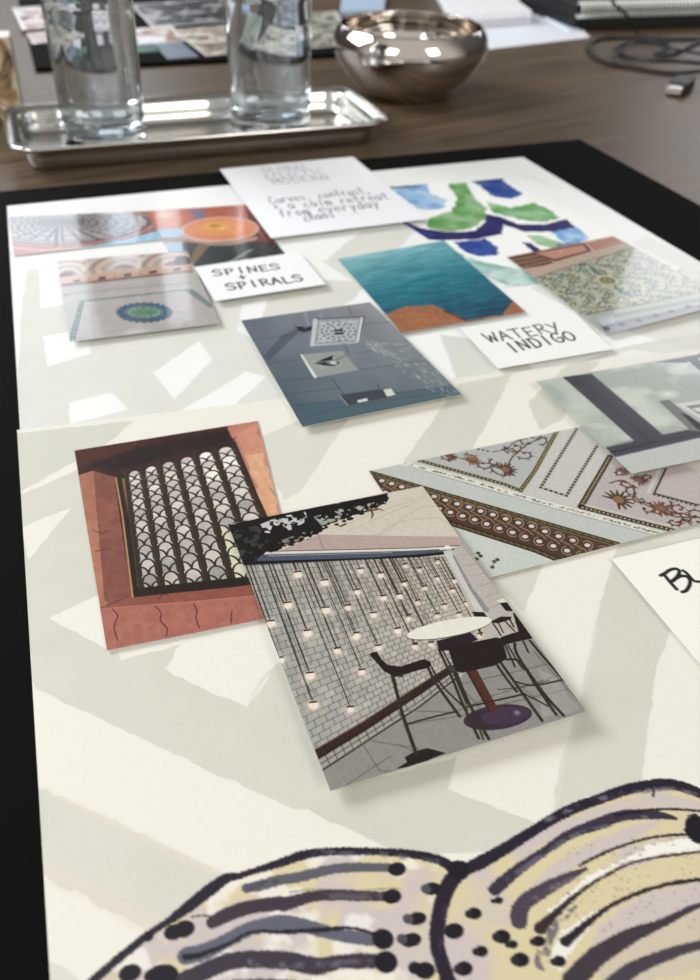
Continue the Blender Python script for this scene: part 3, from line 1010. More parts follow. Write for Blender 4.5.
def paint_shower(c):
    c.crop(230, 290, 2.917)
    u, v = (c.X / c.w)[..., None], (c.Y / c.h)[..., None]
    a, b, d, e_ = (np.array(q, float) for q in ((112, 120, 138), (156, 158, 162), (94, 114, 124), (124, 136, 142)))
    c.C = (a * (1 - u) + b * u) * (1 - v) + (d * (1 - u) + e_ * u) * v
    c.C += ((fbm(c.X * .04, c.Y * .04, 4) - .5) * 26)[..., None]
    c.poly([(214, 60), (222, 60), (236, 100), (226, 104)], (160, 170, 196), a=.5); c.poly([(260, 56), (270, 56), (274, 80), (262, 82)], (160, 170, 196), a=.4)
    J = (70, 76, 86)
    for p in ([(345, 42), (356, 70)], [(60, 142), (240, 120)], [(380, 98), (470, 88)], [(95, 212), (205, 196)], [(360, 180), (560, 150)], [(130, 262), (250, 248)], [(372, 228), (640, 190)],
              [(296, 252), (345, 318)], [(330, 150), (345, 180)], [(150, 300), (320, 280)], [(175, 332), (330, 318), (640, 276)], [(430, 270), (438, 300)], [(190, 380), (300, 345), (660, 290)]):
        c.line(p, .55, J, a=.8)
    c.poly([(172, 332), (330, 318), (642, 276), (690, 320), (215, 402)], (66, 98, 116), a=.45)
    c.poly([(150, 130), (190, 110), (210, 112), (110, 200), (92, 190)], (60, 66, 86), a=.4)
    c.poly([(188, 100), (214, 98), (216, 108), (246, 100), (250, 112), (215, 120), (200, 116)], (44, 48, 58)); c.line([(194, 102), (212, 100)], 1, (200, 206, 214))
    S = (160, 166, 172)
    c.poly([(244, 82), (392, 74), (372, 150), (232, 160)], (66, 70, 78)); c.poly([(250, 84), (388, 77), (371, 146), (240, 156)], S)
    c.poly([(262, 90), (374, 83), (362, 140), (252, 150)], (196, 202, 206), a=.8)
    c.poly([(244, 82), (256, 82), (244, 158), (232, 160)], (206, 210, 214))
    c.line([(384, 78), (370, 146)], 1.1, (236, 240, 240)); c.line([(240, 157), (368, 148)], 1.0, (230, 234, 236))
    for rr_ in (18, 32, 46):
        n = int(rr_ / 2.6)
        for k in range(n):
            t = k * 2 * math.pi / n
            c.dot((315 + rr_ * 1.05 * math.cos(t), 116 + rr_ * .55 * math.sin(t)), .9, (60, 62, 70))
    for k in range(4):
        r = k * math.pi / 2 + .6; c.dot((317 + 9 * math.cos(r), 118 + 6 * math.sin(r)), 1.7, (40, 42, 48))
    for i in range(12):
        for j in range(6):
            if random.Random(i * 9 + j).random() < .3:
                p = lerp(lerp((262, 90), (374, 83), i / 11), lerp((252, 150), (362, 140), i / 11), j / 5); c.dot(p, .6, (70, 74, 84))
    c.poly([(203, 183), (326, 171), (374, 228), (246, 250)], (160, 168, 162)); c.poly([(203, 183), (209, 182), (252, 249), (244, 251)], (226, 232, 228))
    c.poly([(234, 200), (300, 192), (330, 210), (262, 226)], (176, 184, 178), a=.5)
    c.poly([(244, 208), (268, 196), (300, 184), (296, 196), (320, 206), (300, 216), (272, 214)], (34, 38, 38)); c.line([(286, 206), (322, 192), (352, 178)], [3, 2, 1.4], (130, 140, 140), smooth=True)
    c.dot((300, 206), 2.2, (200, 206, 200)); c.line([(252, 206), (290, 200)], .8, (160, 170, 160))
    c.poly([(318, 302), (430, 286), (474, 284), (484, 306), (344, 334)], (74, 82, 90)); c.line([(318, 302), (344, 333)], .8, (150, 156, 160))
    c.poly([(447, 287), (470, 283), (483, 303), (459, 308)], (214, 220, 206)); c.poly([(371, 319), (400, 312), (404, 320), (376, 326)], (214, 220, 212))
    rn = random.Random(4)
    for k in range(240):
        a0 = rn.uniform(.1, .62); r0 = rn.uniform(20, 330); L_ = rn.uniform(4, 16)
        x0, y0 = 375 + r0 * math.cos(a0), 140 + r0 * math.sin(a0)
        c.line([(x0, y0), (x0 + L_ * math.cos(a0 + .1), y0 + L_ * math.sin(a0 + .1))], .5, (200, 208, 210), a=rn.uniform(.3, .8))


def scroll(c, p, r, a, hand, cols, w=.7, leaf=True):
    """spiral tendril with leaves; p and r in millimetres"""
    pts = []
    for k in range(22):
        t = k / 21
        ang = a + hand * t * 4.6
        rad = r * (1 - t * .82)
        pts.append((p[0] + rad * math.cos(ang), p[1] + rad * math.sin(ang)))
    c.line(pts, np.linspace(w, w * .6, len(pts)), cols[0], tr=False)
    if leaf:
        for k in (1, 5, 9, 13):
            x, y = pts[k]; d = math.atan2(y - p[1], x - p[0])
            c.line([(x, y), (x + r * .42 * math.cos(d + .5 * hand), y + r * .42 * math.sin(d + .5 * hand))], [w * 1.1, w * .3], cols[(k // 4) % len(cols)], tr=False)
    c.dot(pts[-1], r * .2, cols[-1], tr=False)


def paint_tile(c):
    c.C[:] = (184, 187, 164)
    c.C += ((fbm(c.X * .1, c.Y * .1, 3) - .5) * 14)[..., None]
    c.crop(500, 225, 3.5)
    G1, B1, O1, R1 = (50, 76, 54), (64, 104, 122), (126, 106, 56), (126, 74, 46)
    ctr = c.P([(366, 186)])[0]
    rn = random.Random(11)
    W_, H_ = c.w, c.h
    # mirrored scrollwork
    for i in range(-7, 8):
        for j in range(-7, 8):
            x = ctr[0] + i * 8.2 + (4.1 if j % 2 else 0); y = ctr[1] + j * 7.2
            if not (0 < x < W_ and 0 < y < H_): continue
            hd = 1 if (i + j) % 2 else -1
            scroll(c, (x, y), 3.9, (0 if i < 0 else math.pi) + j * .8, hd, [(G1, B1, O1), (G1, R1, B1), (O1, G1, B1)][(i * i + j * j) % 3], 1.15)
    for k in range(130):
        x, y = rn.uniform(0, W_), rn.uniform(0, H_)
        c.dot((x, y), rn.uniform(.6, 1.5), rn.choice([B1, G1, (176, 196, 200), R1, O1]), tr=False)
    for dx, dy in ((-95, -42), (95, 46), (0, -48), (0, 50), (-130, 46), (130, -40), (180, 20), (-180, -10)):
        q = c.P([(366 + dx * .9, 186 + dy)])[0]
        for k in range(6):
            r = k * math.pi / 3; c.dot((q[0] + 1.6 * math.cos(r), q[1] + 1.6 * math.sin(r)), 1.15, (76, 130, 160) if dx else (60, 110, 100), tr=False)
        c.dot(q, .9, (214, 214, 150), tr=False)
    c.dot(tuple(ctr), 7.6, (226, 226, 206), tr=False)
    c.dot(tuple(ctr), 6.6, (142, 132, 46), tr=False); c.dot(tuple(ctr), 4.4, (96, 84, 40), tr=False)
    for k in range(8):
        r = k * math.pi / 4; c.dot((ctr[0] + 2.6 * math.cos(r), ctr[1] + 2.6 * math.sin(r)), .8, (190, 190, 120), tr=False)
    c.dot(tuple(ctr), 1.2, (70, 100, 60), tr=False)
    c.poly([(296, 132), (316, 140), (338, 160), (346, 168), (320, 160)], (70, 120, 112)); c.poly([(390, 206), (440, 230), (452, 244), (412, 232)], (60, 110, 120))
    # framing bands: pink marble above
    c.poly([(10, 110), (396, 36), (470, 62), (440, 76), (120, 180)], (202, 176, 160))
    c.poly([(20, 112), (130, 92), (185, 128), (150, 138), (70, 150)], (128, 84, 66))
    for k in range(4):
        c.line([(38 + k * 16, 124 + k * 10), (140 + k * 14, 104 + k * 9)], .7, (206, 176, 156))
    c.poly([(108, 96), (296, 62), (318, 88), (190, 124)], (120, 66, 50)); c.poly([(124, 98), (290, 68), (304, 86), (190, 116)], (206, 152, 134))
    c.dot((212, 92), 1.5, (236, 190, 180))
    c.poly([(310, 62), (396, 40), (420, 56), (330, 82)], (196, 140, 120)); c.line([(308, 64), (332, 84), (430, 58)], .8, (120, 80, 66))
    c.line([(118, 180), (200, 150), (330, 112), (470, 76)], 1.1, (120, 104, 80)); c.line([(112, 172), (196, 143), (326, 104), (460, 70)], 2.2, (180, 182, 168), a=.8)
    # lower mouldings
    c.poly([(300, 330), (316, 300), (720, 232), (760, 250), (760, 300), (380, 392)], (172, 176, 164))
    c.line([(310, 303), (470, 276), (720, 224)], 1.3, (64, 62, 50), tex=lambda X, Y: .55 + .45 * (np.sin(X * 3.4) > 0))
    c.line([(300, 292), (466, 266), (720, 214)], 1.0, (150, 110, 70), a=.7)
    c.poly([(330, 318), (740, 244), (760, 254), (345, 334)], (150, 160, 148)); c.line([(332, 322), (740, 250)], .7, (90, 96, 92))
    c.poly([(345, 344), (760, 262), (800, 300), (375, 392)], (138, 142, 148)); c.line([(352, 356), (760, 272)], .8, (80, 84, 90))
    c.poly([(330, 318), (392, 308), (396, 340), (358, 352)], (190, 200, 214), a=.8)
    c.poly([(378, 378), (480, 358), (700, 300), (780, 296), (780, 330), (380, 396)], (72, 76, 84), a=.7)
    for x, y in ((372, 362), (425, 345), (485, 331), (545, 315), (600, 300), (657, 283), (712, 270)):
        c.dot((x, y), 2.3, (52, 52, 58))
    noisy(c, 7, .9)


def paint_window(c):
    c.crop(500, 340, 3.5)
    c.C[:] = (176, 184, 176)
    n = fbm(c.X * .045 + 3, c.Y * .07, 4); n = np.clip((n - .42) * 4, 0, 1)[..., None]
    c.C = c.C * (1 - n * .75) + np.array((214, 222, 208.)) * n * .75
    c.dot((590, 190), 9, (222, 228, 214), ry=6, soft=8); c.dot((270, 235), 6, (216, 222, 208), ry=4, soft=6); c.dot((345, 300), 6, (220, 224, 212), soft=6, ry=4)
    F = (70, 72, 82)
    c.poly([(218, 130), (320, 117), (560, 322), (575, 332), (700, 305), (900, 262), (900, 320), (700, 342), (400, 412), (370, 376), (468, 352)], F)
    c.poly([(120, 145), (222, 130), (232, 140), (470, 352), (462, 360), (368, 378)], (186, 196, 186), a=.35)
    c.line([(262, 124), (520, 350), (524, 366)], .8, (34, 30, 40)); c.line([(320, 117), (570, 331), (700, 306)], .6, (134, 136, 142)); c.line([(232, 140), (466, 350), (372, 372)], .5, (140, 144, 150))
    c.line([(378, 396), (524, 362), (700, 326), (900, 290)], .9, (30, 22, 34)); c.line([(545, 345), (700, 312)], .5, (40, 36, 50))
    c.poly([(400, 412), (700, 343), (900, 306), (900, 400), (462, 472)], (196, 200, 194)); c.line([(396, 410), (700, 341), (900, 304)], .7, (120, 96, 130))
    c.poly([(545, 77), (700, 50), (900, 10), (900, 60), (700, 62), (650, 80)], F)
    c.poly([(690, 50), (900, 240), (900, 120), (720, 40)], F)
    c.poly([(655, 68), (700, 108), (760, 180), (900, 250), (900, 230), (740, 140), (690, 60)], (50, 48, 58))
    c.poly([(556, 214), (592, 209), (700, 296), (760, 350), (700, 318), (668, 318)], (122, 126, 126))
    c.poly([(612, 224), (700, 212), (800, 240), (800, 320), (700, 274)], (212, 214, 208)); c.poly([(632, 254), (660, 262), (720, 306), (720, 322), (690, 312)], (34, 34, 38))
    c.poly([(652, 232), (700, 224), (740, 244), (700, 262)], (142, 146, 146)); c.poly([(672, 240), (704, 236), (720, 246), (700, 254)], (216, 218, 212))
    noisy(c, 4, .6)


def paint_lattice(c):
    c.crop(60, 410, 3.5)
    c.C[:] = (172, 108, 92)
    v = np.clip(c.Y / c.h, 0, 1)[..., None]
    c.C = c.C * (1 - v * .1)
    # stone faces
    c.poly([(58, 235), (122, 228), (150, 380), (160, 640), (196, 900), (100, 900)], (184, 122, 98))
    c.poly([(90, 420), (140, 420), (165, 640), (150, 860), (110, 640)], (200, 136, 108), a=.6, wob=3, ws=.1)
    c.poly([(119, 228), (196, 248), (230, 400), (262, 740), (100 + 60, 690)], (148, 90, 78))
    c.poly([(130, 330), (205, 340), (225, 470), (150, 480)], (160, 98, 82), a=.7, wob=2, ws=.1)
    c.poly([(46, 142), (590, 54), (612, 124), (440, 178), (215, 248), (180, 250), (118, 226), (66, 244)], (74, 30, 18))
    c.poly([(100, 180), (420, 105), (585, 75), (600, 118), (420, 160), (190, 232), (130, 215)], (42, 16, 12), a=.85, wob=3, ws=.12)
    c.poly([(50, 146), (300, 100), (310, 112), (80, 210), (66, 236)], (104, 46, 26), a=.6, wob=2, ws=.1)
    c.poly([(578, 62), (720, 34), (760, 200), (900, 740), (830, 540), (694, 330)], (204, 136, 116))
    c.poly([(600, 90), (690, 50), (760, 260), (790, 420), (700, 300)], (222, 156, 130), a=.7, wob=4, ws=.08)
    c.poly([(640, 180), (700, 160), (770, 330), (790, 480), (700, 330)], (234, 184, 144), a=.8, wob=4, ws=.08)
    c.line([(580, 62), (700, 340), (760, 470)], 1.0, (90, 40, 26)); c.line([(740, 300), (770, 340), (800, 345), (830, 420)], .35, (130, 80, 60), smooth=True)
    # bronze frame
    F = (44, 32, 24)
    c.poly([(190, 250), (214, 246), (604, 122), (820, 640), (800, 660), (262, 730)], F)
    c.line([(196, 256), (222, 400), (262, 720)], .9, (196, 144, 96)); c.line([(224, 262), (262, 480), (278, 640)], 1.1, (176, 134, 62)); c.line([(216, 258), (240, 400)], .6, (90, 64, 40))
    c.line([(236, 300), (262, 440)], .9, (214, 176, 96)); c.line([(606, 130), (700, 350)], .6, (170, 120, 60))
    quad = [(125.6, 477), (234, 447), (287, 581), (141.5, 597)]
    Hq = homog([(0, 0), (1, 0), (1, 1), (0, 1)], quad)
    c.crop(0, 0, 1)
    q2 = c.P(quad)
    Hm = homog([(0, 0), (1, 0), (1, 1), (0, 1)], q2)
    NC, NR = 6, 10
    B = (58, 46, 34)
    for i in range(NC):
        for j in range(0, NR * 2 + 1):
            for cxx in ((.5,) if j % 2 == 0 else (0.0, 1.0)):
                v0 = (j / 2 + .62) / NR
                P_ = []
                for t in np.linspace(180, 360, 14):
                    x = cxx + .5 * math.cos(math.radians(t)); y = v0 + .54 * math.sin(math.radians(t)) / NR
                    P_.append((x, y))
                P_ += [(cxx + .5, min(v0 + .5 / NR, 1)), (cxx - .5, min(v0 + .5 / NR, 1))]
                P_ = [((i + .13 + .74 * min(max(x, 0), 1)) / NC, min(max(y, 0), 1)) for x, y in P_]
                Q = hmap(Hm, P_)
                sh = .93 + .07 * math.sin(i * 2.1 + j * 1.3) - .12 * (j / 20) + (.1 if i > 3 and j < 6 else 0)
                colr = (234 * sh, 226 * sh, 218 * sh) if (i + j) % 3 else (220 * sh, 216 * sh, 214 * sh)
                if i == 4 and j > 12: colr = (214, 216, 190)
                c.poly(Q, colr, tr=False)
                c.line(Q[:14], 1.0, B, tr=False)
    for i in range(NC + 1):
        hw = .125 / NC
        P_ = [(i / NC - hw, -.03), (i / NC + hw, -.03), (i / NC + hw, 1.01), (i / NC - hw, 1.01)]
        c.poly(hmap(Hm, P_), (62, 47, 33), tr=False)
        c.line(hmap(Hm, [(i / NC - hw * .7, 0), (i / NC - hw * .7, 1)]), .35, (92, 76, 50), tr=False)
    c.poly(hmap(Hm, [(-.05, .985), (1.05, .985), (1.05, 1.08), (-.05, 1.08)]), (44, 34, 24), tr=False)
    c.line(hmap(Hm, [(0, 1.035), (1, 1.035)]), .5, (84, 66, 46), tr=False, tex=lambda X, Y: .5 + .5 * (np.sin(X * 5) > 0))
    c.line(hmap(Hm, [(-.02, -.05), (1.02, -.05)]), 1.3, (30, 18, 12), tr=False)
    for k in range(14): c.dot(hmap(Hm, [((k + .5) / 14, -.045)])[0], .35, (110, 80, 50), tr=False)
    # lower stone
    c.crop(90, 520, 3.182)
    c.poly([(36, 305), (128, 268), (480, 228), (640, 200), (660, 240), (530, 262), (300, 278), (150, 292)], (160, 92, 78))
    c.poly([(36, 302), (150, 290), (320, 274), (700, 236), (720, 330), (52, 420)], (184, 116, 102))
    c.line([(36, 302), (150, 290), (320, 275), (540, 252)], .5, (206, 130, 106))
    c.line([(36, 300), (124, 264)], .5, (110, 50, 40))
    for p in ([(72, 300), (90, 320), (78, 350), (88, 388)], [(208, 290), (226, 308), (224, 330), (244, 350), (240, 372)], [(330, 280), (340, 300), (336, 320), (346, 346)], [(450, 300), (446, 330)],
              [(216, 268), (240, 255), (250, 262)], [(10, 60), (40, 70), (60, 64)], [(20, 130), (60, 120)]):
        c.line(p, .55, (96, 36, 32), smooth=True, a=.8)
    noisy(c, 10, .35)
    noisy(c, 7, 1.5)


def paint_ceil(c):
    c.C[:] = (198, 203, 198)
    c.crop(360, 420, 4.118)
    K1, GO, BR = (46, 36, 24), (150, 118, 66), (104, 68, 48)
    # panels, in photo units of this enlargement (x continues past 700)
    c.poly([(30, 205), (180, 176), (760, 344), (1250, 470), (1240, 510), (1060, 505), (700, 400)], (197, 202, 198))
    c.poly([(235, 160), (600, 262), (662, 290), (720, 205), (815, 40), (500, 100)], (186, 189, 187))
    c.poly([(690, 300), (835, 30), (1060, 100), (905, 362)], (204, 202, 198))
    c.poly([(915, 358), (1050, 110), (1500, 250), (1450, 480), (1280, 458)], (190, 182, 180))
    c.poly([(1210, 292), (1280, 165), (1500, 250), (1450, 360)], (196, 184, 182))
    # lower left
    c.poly([(360, 430), (720, 548), (820, 590), (520, 660), (480, 620)], (203, 210, 202))
    # braided moulding
    def band(t0, t1, n=60):
        return [t0 + (t1 - t0) * k / n for k in range(n + 1)]
    top0, top1 = (30, 209), (1062, 508)      # upper edge of moulding
    lo0, lo1 = (80, 316), (860, 596)         # lower edge
    c.poly([top0, top1, (940, 630), lo1, lo0], (88, 66, 48))
    beads_u = [(90, 250), (130, 262), (172, 275), (215, 288), (260, 302), (305, 315), (352, 330), (400, 345), (448, 358), (497, 375), (547, 390), (600, 407), (652, 423)]
    beads_l = [(104, 298), (148, 310), (190, 322), (234, 336), (280, 350), (326, 365), (372, 380), (422, 395), (472, 410), (522, 428), (574, 446), (628, 463), (680, 480)]
    k2 = 4.118 / 3.889
    beads_u += [((x) * k2 + 658.9, y * k2) for x, y in ((45, 413), (97, 433), (150, 452), (205, 468), (262, 487), (322, 506))]
    beads_l += [((x) * k2 + 658.9, y * k2) for x, y in ((75, 472), (130, 490), (183, 508), (240, 526))]
    for rowp, s in ((beads_u, 1), (beads_l, -1)):
        for (x, y) in rowp:
            for dr, cc, w in ((25, (52, 34, 24), .9), (22, (172, 138, 100), .8), (17, (96, 72, 52), .7), (14, (140, 116, 94), .6)):
                c.line(ell(x, y, dr, dr * .78, 16, -150 if s > 0 else 30, 60 if s > 0 else 240, 12), w, cc)
    for (x, y), (x2, y2) in zip(beads_u, beads_u[1:]):
        mx, my = (x + x2) / 2 + 12, (y + y2) / 2 + 24
        c.line([(x + 6, y + 18), (mx, my), (mx + 20, my + 18)], .7, (160, 132, 104), smooth=True)
        c.dot((mx - 8, my - 2), .9, (150, 104, 74))
    for (x, y) in beads_u + beads_l:
        c.dot((x, y), 2.0, (56, 40, 30)); c.dot((x, y), 1.45, (214, 208, 204), ry=1.3)
    dk = lambda f: (lambda X, Y: .35 + .65 * ((np.sin(X * f) + np.sin(X * f * 2.3 + Y * 3)) > -.2))
    c.line([(30, 212), (1062, 511)], 3.0, (50, 40, 26)); c.line([(30, 212), (1062, 511)], 1.3, (140, 118, 70), tex=dk(2.6))
    c.line([(300, 402), (720, 536), (900, 610)], 3.4, (50, 38, 26)); c.line([(300, 402), (720, 536), (900, 610)], 1.5, (134, 104, 64), tex=dk(2.9))
    c.line([(40, 224), (1062, 522)], .5, (180, 160, 130), a=.7)
    # white carved strip
    c.line([(180, 178), (420, 240), (700, 325), (1250, 472)], 3.6, (226, 226, 216), rag=.5)
    c.line([(190, 180), (420, 240), (700, 325), (1250, 472)], 1.6, (132, 116, 92), tex=lambda X, Y: (fbm(X * .9, Y * .9, 2) > .52) * 1.0, rag=.6)
    c.line([(200, 190), (700, 337), (1240, 482)], .5, (160, 156, 146))
    # beaded dark frames
    def beaded(p, w=2.2, dots=True):
        c.line(p, w, K1)
        Q = c.P(p)
        for a_, b_ in zip(Q, Q[1:]):
            L_ = np.hypot(*(b_ - a_)); n = int(L_ / 2.0)
            for k in range(n):
                c.dot(a_ + (b_ - a_) * (k + .5) / n, .62, (196, 176, 120), tr=False)
    beaded([(232, 163), (600, 266), (660, 292)], 2.4); beaded([(660, 292), (720, 210), (812, 44)], 2.2)
    c.line([(225, 170), (600, 276), (668, 300), (730, 212), (822, 46)], .5, (206, 196, 150))
    beaded([(1030, 150), (908, 358)], 3.0); beaded([(908, 358), (1100, 408), (1290, 455), (1500, 505)], 3.0)
    c.line([(926, 348), (1110, 395), (1300, 440)], .5, (226, 220, 200))
    # dotted rectangle
    def dots(p, r, st, col):
        Q = c.P(p)
        for a_, b_ in zip(Q, Q[1:]):
            n = max(int(np.hypot(*(b_ - a_)) / st), 1)
            for k in range(n): c.dot(a_ + (b_ - a_) * k / n, r, col, tr=False)
    DR = [(892, 38), (744, 278), (850, 312), (980, 100)]
    c.line(DR, 1.2, (178, 172, 166)); dots(DR, .95, 2.6, (96, 66, 52))
    # arabesques
    def leafy(x, y, r, col=BR):
        q = c.P([(x, y)])[0]
        for k in range(11):
            t = -2.4 + k * .45
            c.line([(q[0], q[1]), (q[0] + r * math.cos(t), q[1] + r * math.sin(t))], [r * .34, r * .12], col, tr=False)
        c.dot(tuple(q), r * .38, (150, 110, 72), tr=False)
    def vine(p, w=.8, col=BR):
        c.line(p, w, col, smooth=True, rag=.25)
    for x, y, r in ((370, 150, 5), (455, 166, 5.5), (598, 202, 7), (505, 182, 4.5), (560, 178, 4), (640, 110, 6), (690, 92, 6), (610, 130, 4.5), (680, 140, 5), (740, 80, 5)):
        q = c.P([(x, y)])[0]
        scroll(c, q, r * 1.0, x * .3, 1 if int(x) % 2 else -1, ((104, 80, 70), (132, 98, 74), BR), 1.1)
    leafy(455, 166, 4.6, (140, 98, 54)); leafy(598, 204, 6, (86, 62, 46)); leafy(366, 150, 4.4)
    vine([(350, 146), (410, 156), (470, 172), (540, 180), (600, 190), (630, 150), (690, 100), (760, 70)])
    dots([(470, 116), (545, 132)], .7, 2.0, K1); vine([(545, 132), (600, 120), (640, 90), (690, 76)], .6)
    xy2 = lambda x, y: (x * k2 + 658.9, y * k2)
    for x, y, r in ((460, 225, 4.5), (440, 282, 5), (470, 310, 4), (490, 345, 5), (545, 360, 5.5), (600, 372, 5), (640, 385, 5), (560, 325, 4), (620, 345, 4), (680, 370, 5), (410, 245, 4), (390, 210, 3.5), (500, 225, 3.5), (690, 400, 4.5), (595, 395, 4)):
        q = c.P([xy2(x, y)])[0]
        scroll(c, q, r * 1.0, x * .37, 1 if int(y) % 2 else -1, ((110, 66, 50), (124, 84, 66), (90, 56, 44)), 1.15)
    leafy(*xy2(382, 310), 7.5, (92, 60, 36)); leafy(*xy2(545, 345), 6.0, (128, 80, 62)); leafy(*xy2(462, 235), 4.8, (110, 80, 70)); leafy(*xy2(400, 200), 4)
    vine([xy2(350, 245), xy2(400, 235), xy2(440, 262), xy2(450, 300), xy2(490, 330), xy2(540, 350), xy2(600, 375), xy2(700, 380)], 1.0)
    c.line([xy2(568, 188), xy2(522, 285), xy2(700, 332), xy2(780, 350)], 1.0, (64, 44, 36)); dots([xy2(522, 290), xy2(700, 338)], .8, 2.2, (90, 62, 50))
    c.line([xy2(548, 180), xy2(500, 280)], 1.5, (210, 202, 196))
    for x, y in ((487, 548), (480, 572), (497, 560), (553, 583), (545, 606), (566, 575)): c.dot((x, y), 1.0, (84, 70, 50))
    c.line([(560, 575), (540, 610)], .4, (120, 116, 96))
    noisy(c, 7, .9)


def paint_terrace(c):
    c.crop(0, 0, 1)
    c.C[:] = (172, 172, 168)
    V = (c.Y / c.h)[..., None]
    c.C = c.C + (np.array((196, 186, 174.)) - c.C) * np.clip((c.X / c.w)[..., None] * 1.2, 0, 1)
    VPx, VPy = 681.0, 538.0
    P0, P1 = (243, 560), (318, 766)
    n = 31
    ts = [(k / n) ** 1.06 for k in range(n + 1)]
    rn = random.Random(5)
    Q = lambda t, u: (lambda p: (p[0] + (VPx - p[0]) * (1 - 1 / (1 + u * .033)), p[1] + (VPy - p[1]) * (1 - 1 / (1 + u * .033))))(lerp(P0, P1, t))
    for k, t in enumerate(ts):
        c.line([Q(t, -1.5), Q(t, 26)], [.42, .3], (112, 110, 104), a=.75)
        if k < n:
            for u in range(0, 22):
                uu_ = u + (.5 if k % 2 else 0) - .6
                c.line([Q(t, uu_), Q(ts[k + 1], uu_)], .4, (112, 110, 104), a=.75)
                if rn.random() < .3:
                    c.poly([Q(t, uu_), Q(t, uu_ + 1), Q(ts[k + 1], uu_ + 1), Q(ts[k + 1], uu_)], rn.choice([(206, 204, 194), (160, 158, 150), (190, 186, 176)]), a=.4)
    # hanging lamps on rods
    lamps = []
    for x, y in ((272, 322), (366, 350), (236, 428), (176, 492), (370, 445), (305, 525), (447, 437), (480, 383), (492, 310), (562, 325), (648, 293), (645, 355), (628, 398),
                 (572, 404), (538, 463), (474, 540), (660, 478), (622, 518)):
        lamps.append((220 + x / 3.5, 480 + y / 3.5))
    for x, y in ((68, 308), (15, 356), (85, 370), (130, 280), (130, 338), (190, 345), (182, 380), (62, 420), (155, 435), (232, 425), (130, 467), (30, 472), (205, 465)):
        lamps.append((400 + x / 3.5, 480 + y / 3.5))
    for x, y in ((205, 95), (313, 148), (325, 252), (410, 62), (497, 137), (457, 268), (478, 8), (555, 52), (685, 50)):
        lamps.append((220 + x / 3.5, 630 + y / 3.5))
    for x, y in ((52, 222), (110, 217), (280, 187), (86, 160)):
        lamps.append((400 + x / 3.5, 580 + y / 3.5))

    def rod_top(x, y):
        s = .45
        for _ in range(6):
            xt = x - s * (y - 556); s = .36 + .19 * (xt - 251) / 192
        return (xt, 556)
    for i, (x, y) in enumerate(lamps):
        xt, yt = rod_top(x, y)
        c.line([(xt, yt), (x - 1, y - 3)], .65 if x < 340 else .45, (66, 60, 48))
        c.line([(xt + 3.6, yt), (x + 1.8, y - 9)], .3, (96, 88, 74), a=.6)
    for k in range(22):                      # further rods between the lamps
        xt = 252 + k * 8.6
        s = .36 + .19 * (xt - 251) / 192
        L_ = 18 + rn.random() * 60 + (60 if k < 14 else 0) * rn.random()
        c.line([(xt, 556), (xt + s * L_, 556 + L_)], 0.34, (88, 80, 66), a=.5)
    for i, (x, y) in enumerate(lamps):
        r = 2.6 if x < 330 else (2.1 if x < 400 else 1.6)
        c.dot((x, y + 2.5), r * 2.2, (224, 206, 188), a=.4, soft=4)
        c.dot((x + .2, y + 1.6), r, (244, 232, 218), soft=1.2); c.dot((x - .6, y + 1.2), r * .5, (250, 214, 190), soft=.8, a=.7)
        c.line([(x - r * 1.2, y - 1.2), (x + r * 1.2, y - 2.0)], .8, (56, 40, 32))
    # ceiling and beams
    c.crop(220, 480, 3.5)
    c.poly([(20, 170), (720, 0), (900, 180), (900, 235), (700, 240), (80, 290)], (214, 205, 190))
    for p in ([(545, 190), (700, 96), (860, 80)], [(395, 170), (560, 110), (700, 60), (760, 20)], [(560, 190), (640, 140), (760, 130), (900, 200)], [(440, 180), (700, 70)]):
        c.line(p, .35, (176, 168, 154), a=.7)
    for k in range(12): c.line([(360 + k * 30, 180 - k * 2), (520 + k * 26, 92 - k * 5)], .25, (196, 188, 174), a=.5)
    c.poly([(205, 246), (345, 188), (700, 194), (905, 196), (915, 224), (700, 234), (230, 244)], (190, 170, 162)); c.line([(345, 190), (362, 236)], .5, (160, 142, 136))
    c.line([(205, 246), (700, 234), (845, 226)], .5, (60, 56, 56)); c.line([(215, 250), (700, 238), (840, 230)], .9, (226, 222, 214))
    c.poly([(140, 258), (700, 243), (844, 234), (846, 246), (700, 262), (200, 284), (76, 294)], (86, 94, 116)); c.poly([(90, 282), (520, 268), (700, 256), (846, 242), (846, 250), (700, 266), (300, 284), (78, 296)], (22, 20, 24))
    c.line([(170, 262), (600, 250)], .7, (140, 146, 160))
    # right wall and steel column
    c.crop(400, 480, 3.5)
    c.poly([(150, 246), (232, 218), (480, 560), (330, 560), (240, 440)], (192, 186, 178))
    c.poly([(150, 246), (178, 246), (306, 470), (268, 462)], (206, 206, 200)); c.line([(186, 262), (246, 374), (300, 450)], [1.0, 1.6, 2.6], (150, 150, 152)); c.line([(214, 220), (470, 545)], .5, (160, 150, 146))
    for k in range(8): c.line([(200 + k * 24, 262 + k * 36), (246 + k * 26, 256 + k * 32)], .35, (160, 152, 146), a=.8)
    c.dot((165, 232), 1.3, (240, 236, 226)); c.dot((182, 238), .8, (60, 56, 50)); c.line([(140, 240), (182, 236)], .7, (230, 226, 216))
    # foliage
    c.crop(220, 480, 3.5)
    F = [(15, 158), (140, 128), (300, 96), (420, 76), (590, 40), (588, 74), (545, 98), (506, 116), (466, 126), (424, 140), (396, 152), (352, 168), (318, 196), (282, 212), (222, 236), (150, 256), (84, 296), (60, 276)]
    c.poly(F, (20, 18, 18), wob=1.8, ws=.5)
    c.poly([(130, 160), (200, 130), (300, 110), (312, 140), (250, 172), (196, 190), (150, 180)], (214, 214, 212), tex=lambda X, Y: (fbm(X * .45 + 4, Y * .45, 3) > .55) * .95)
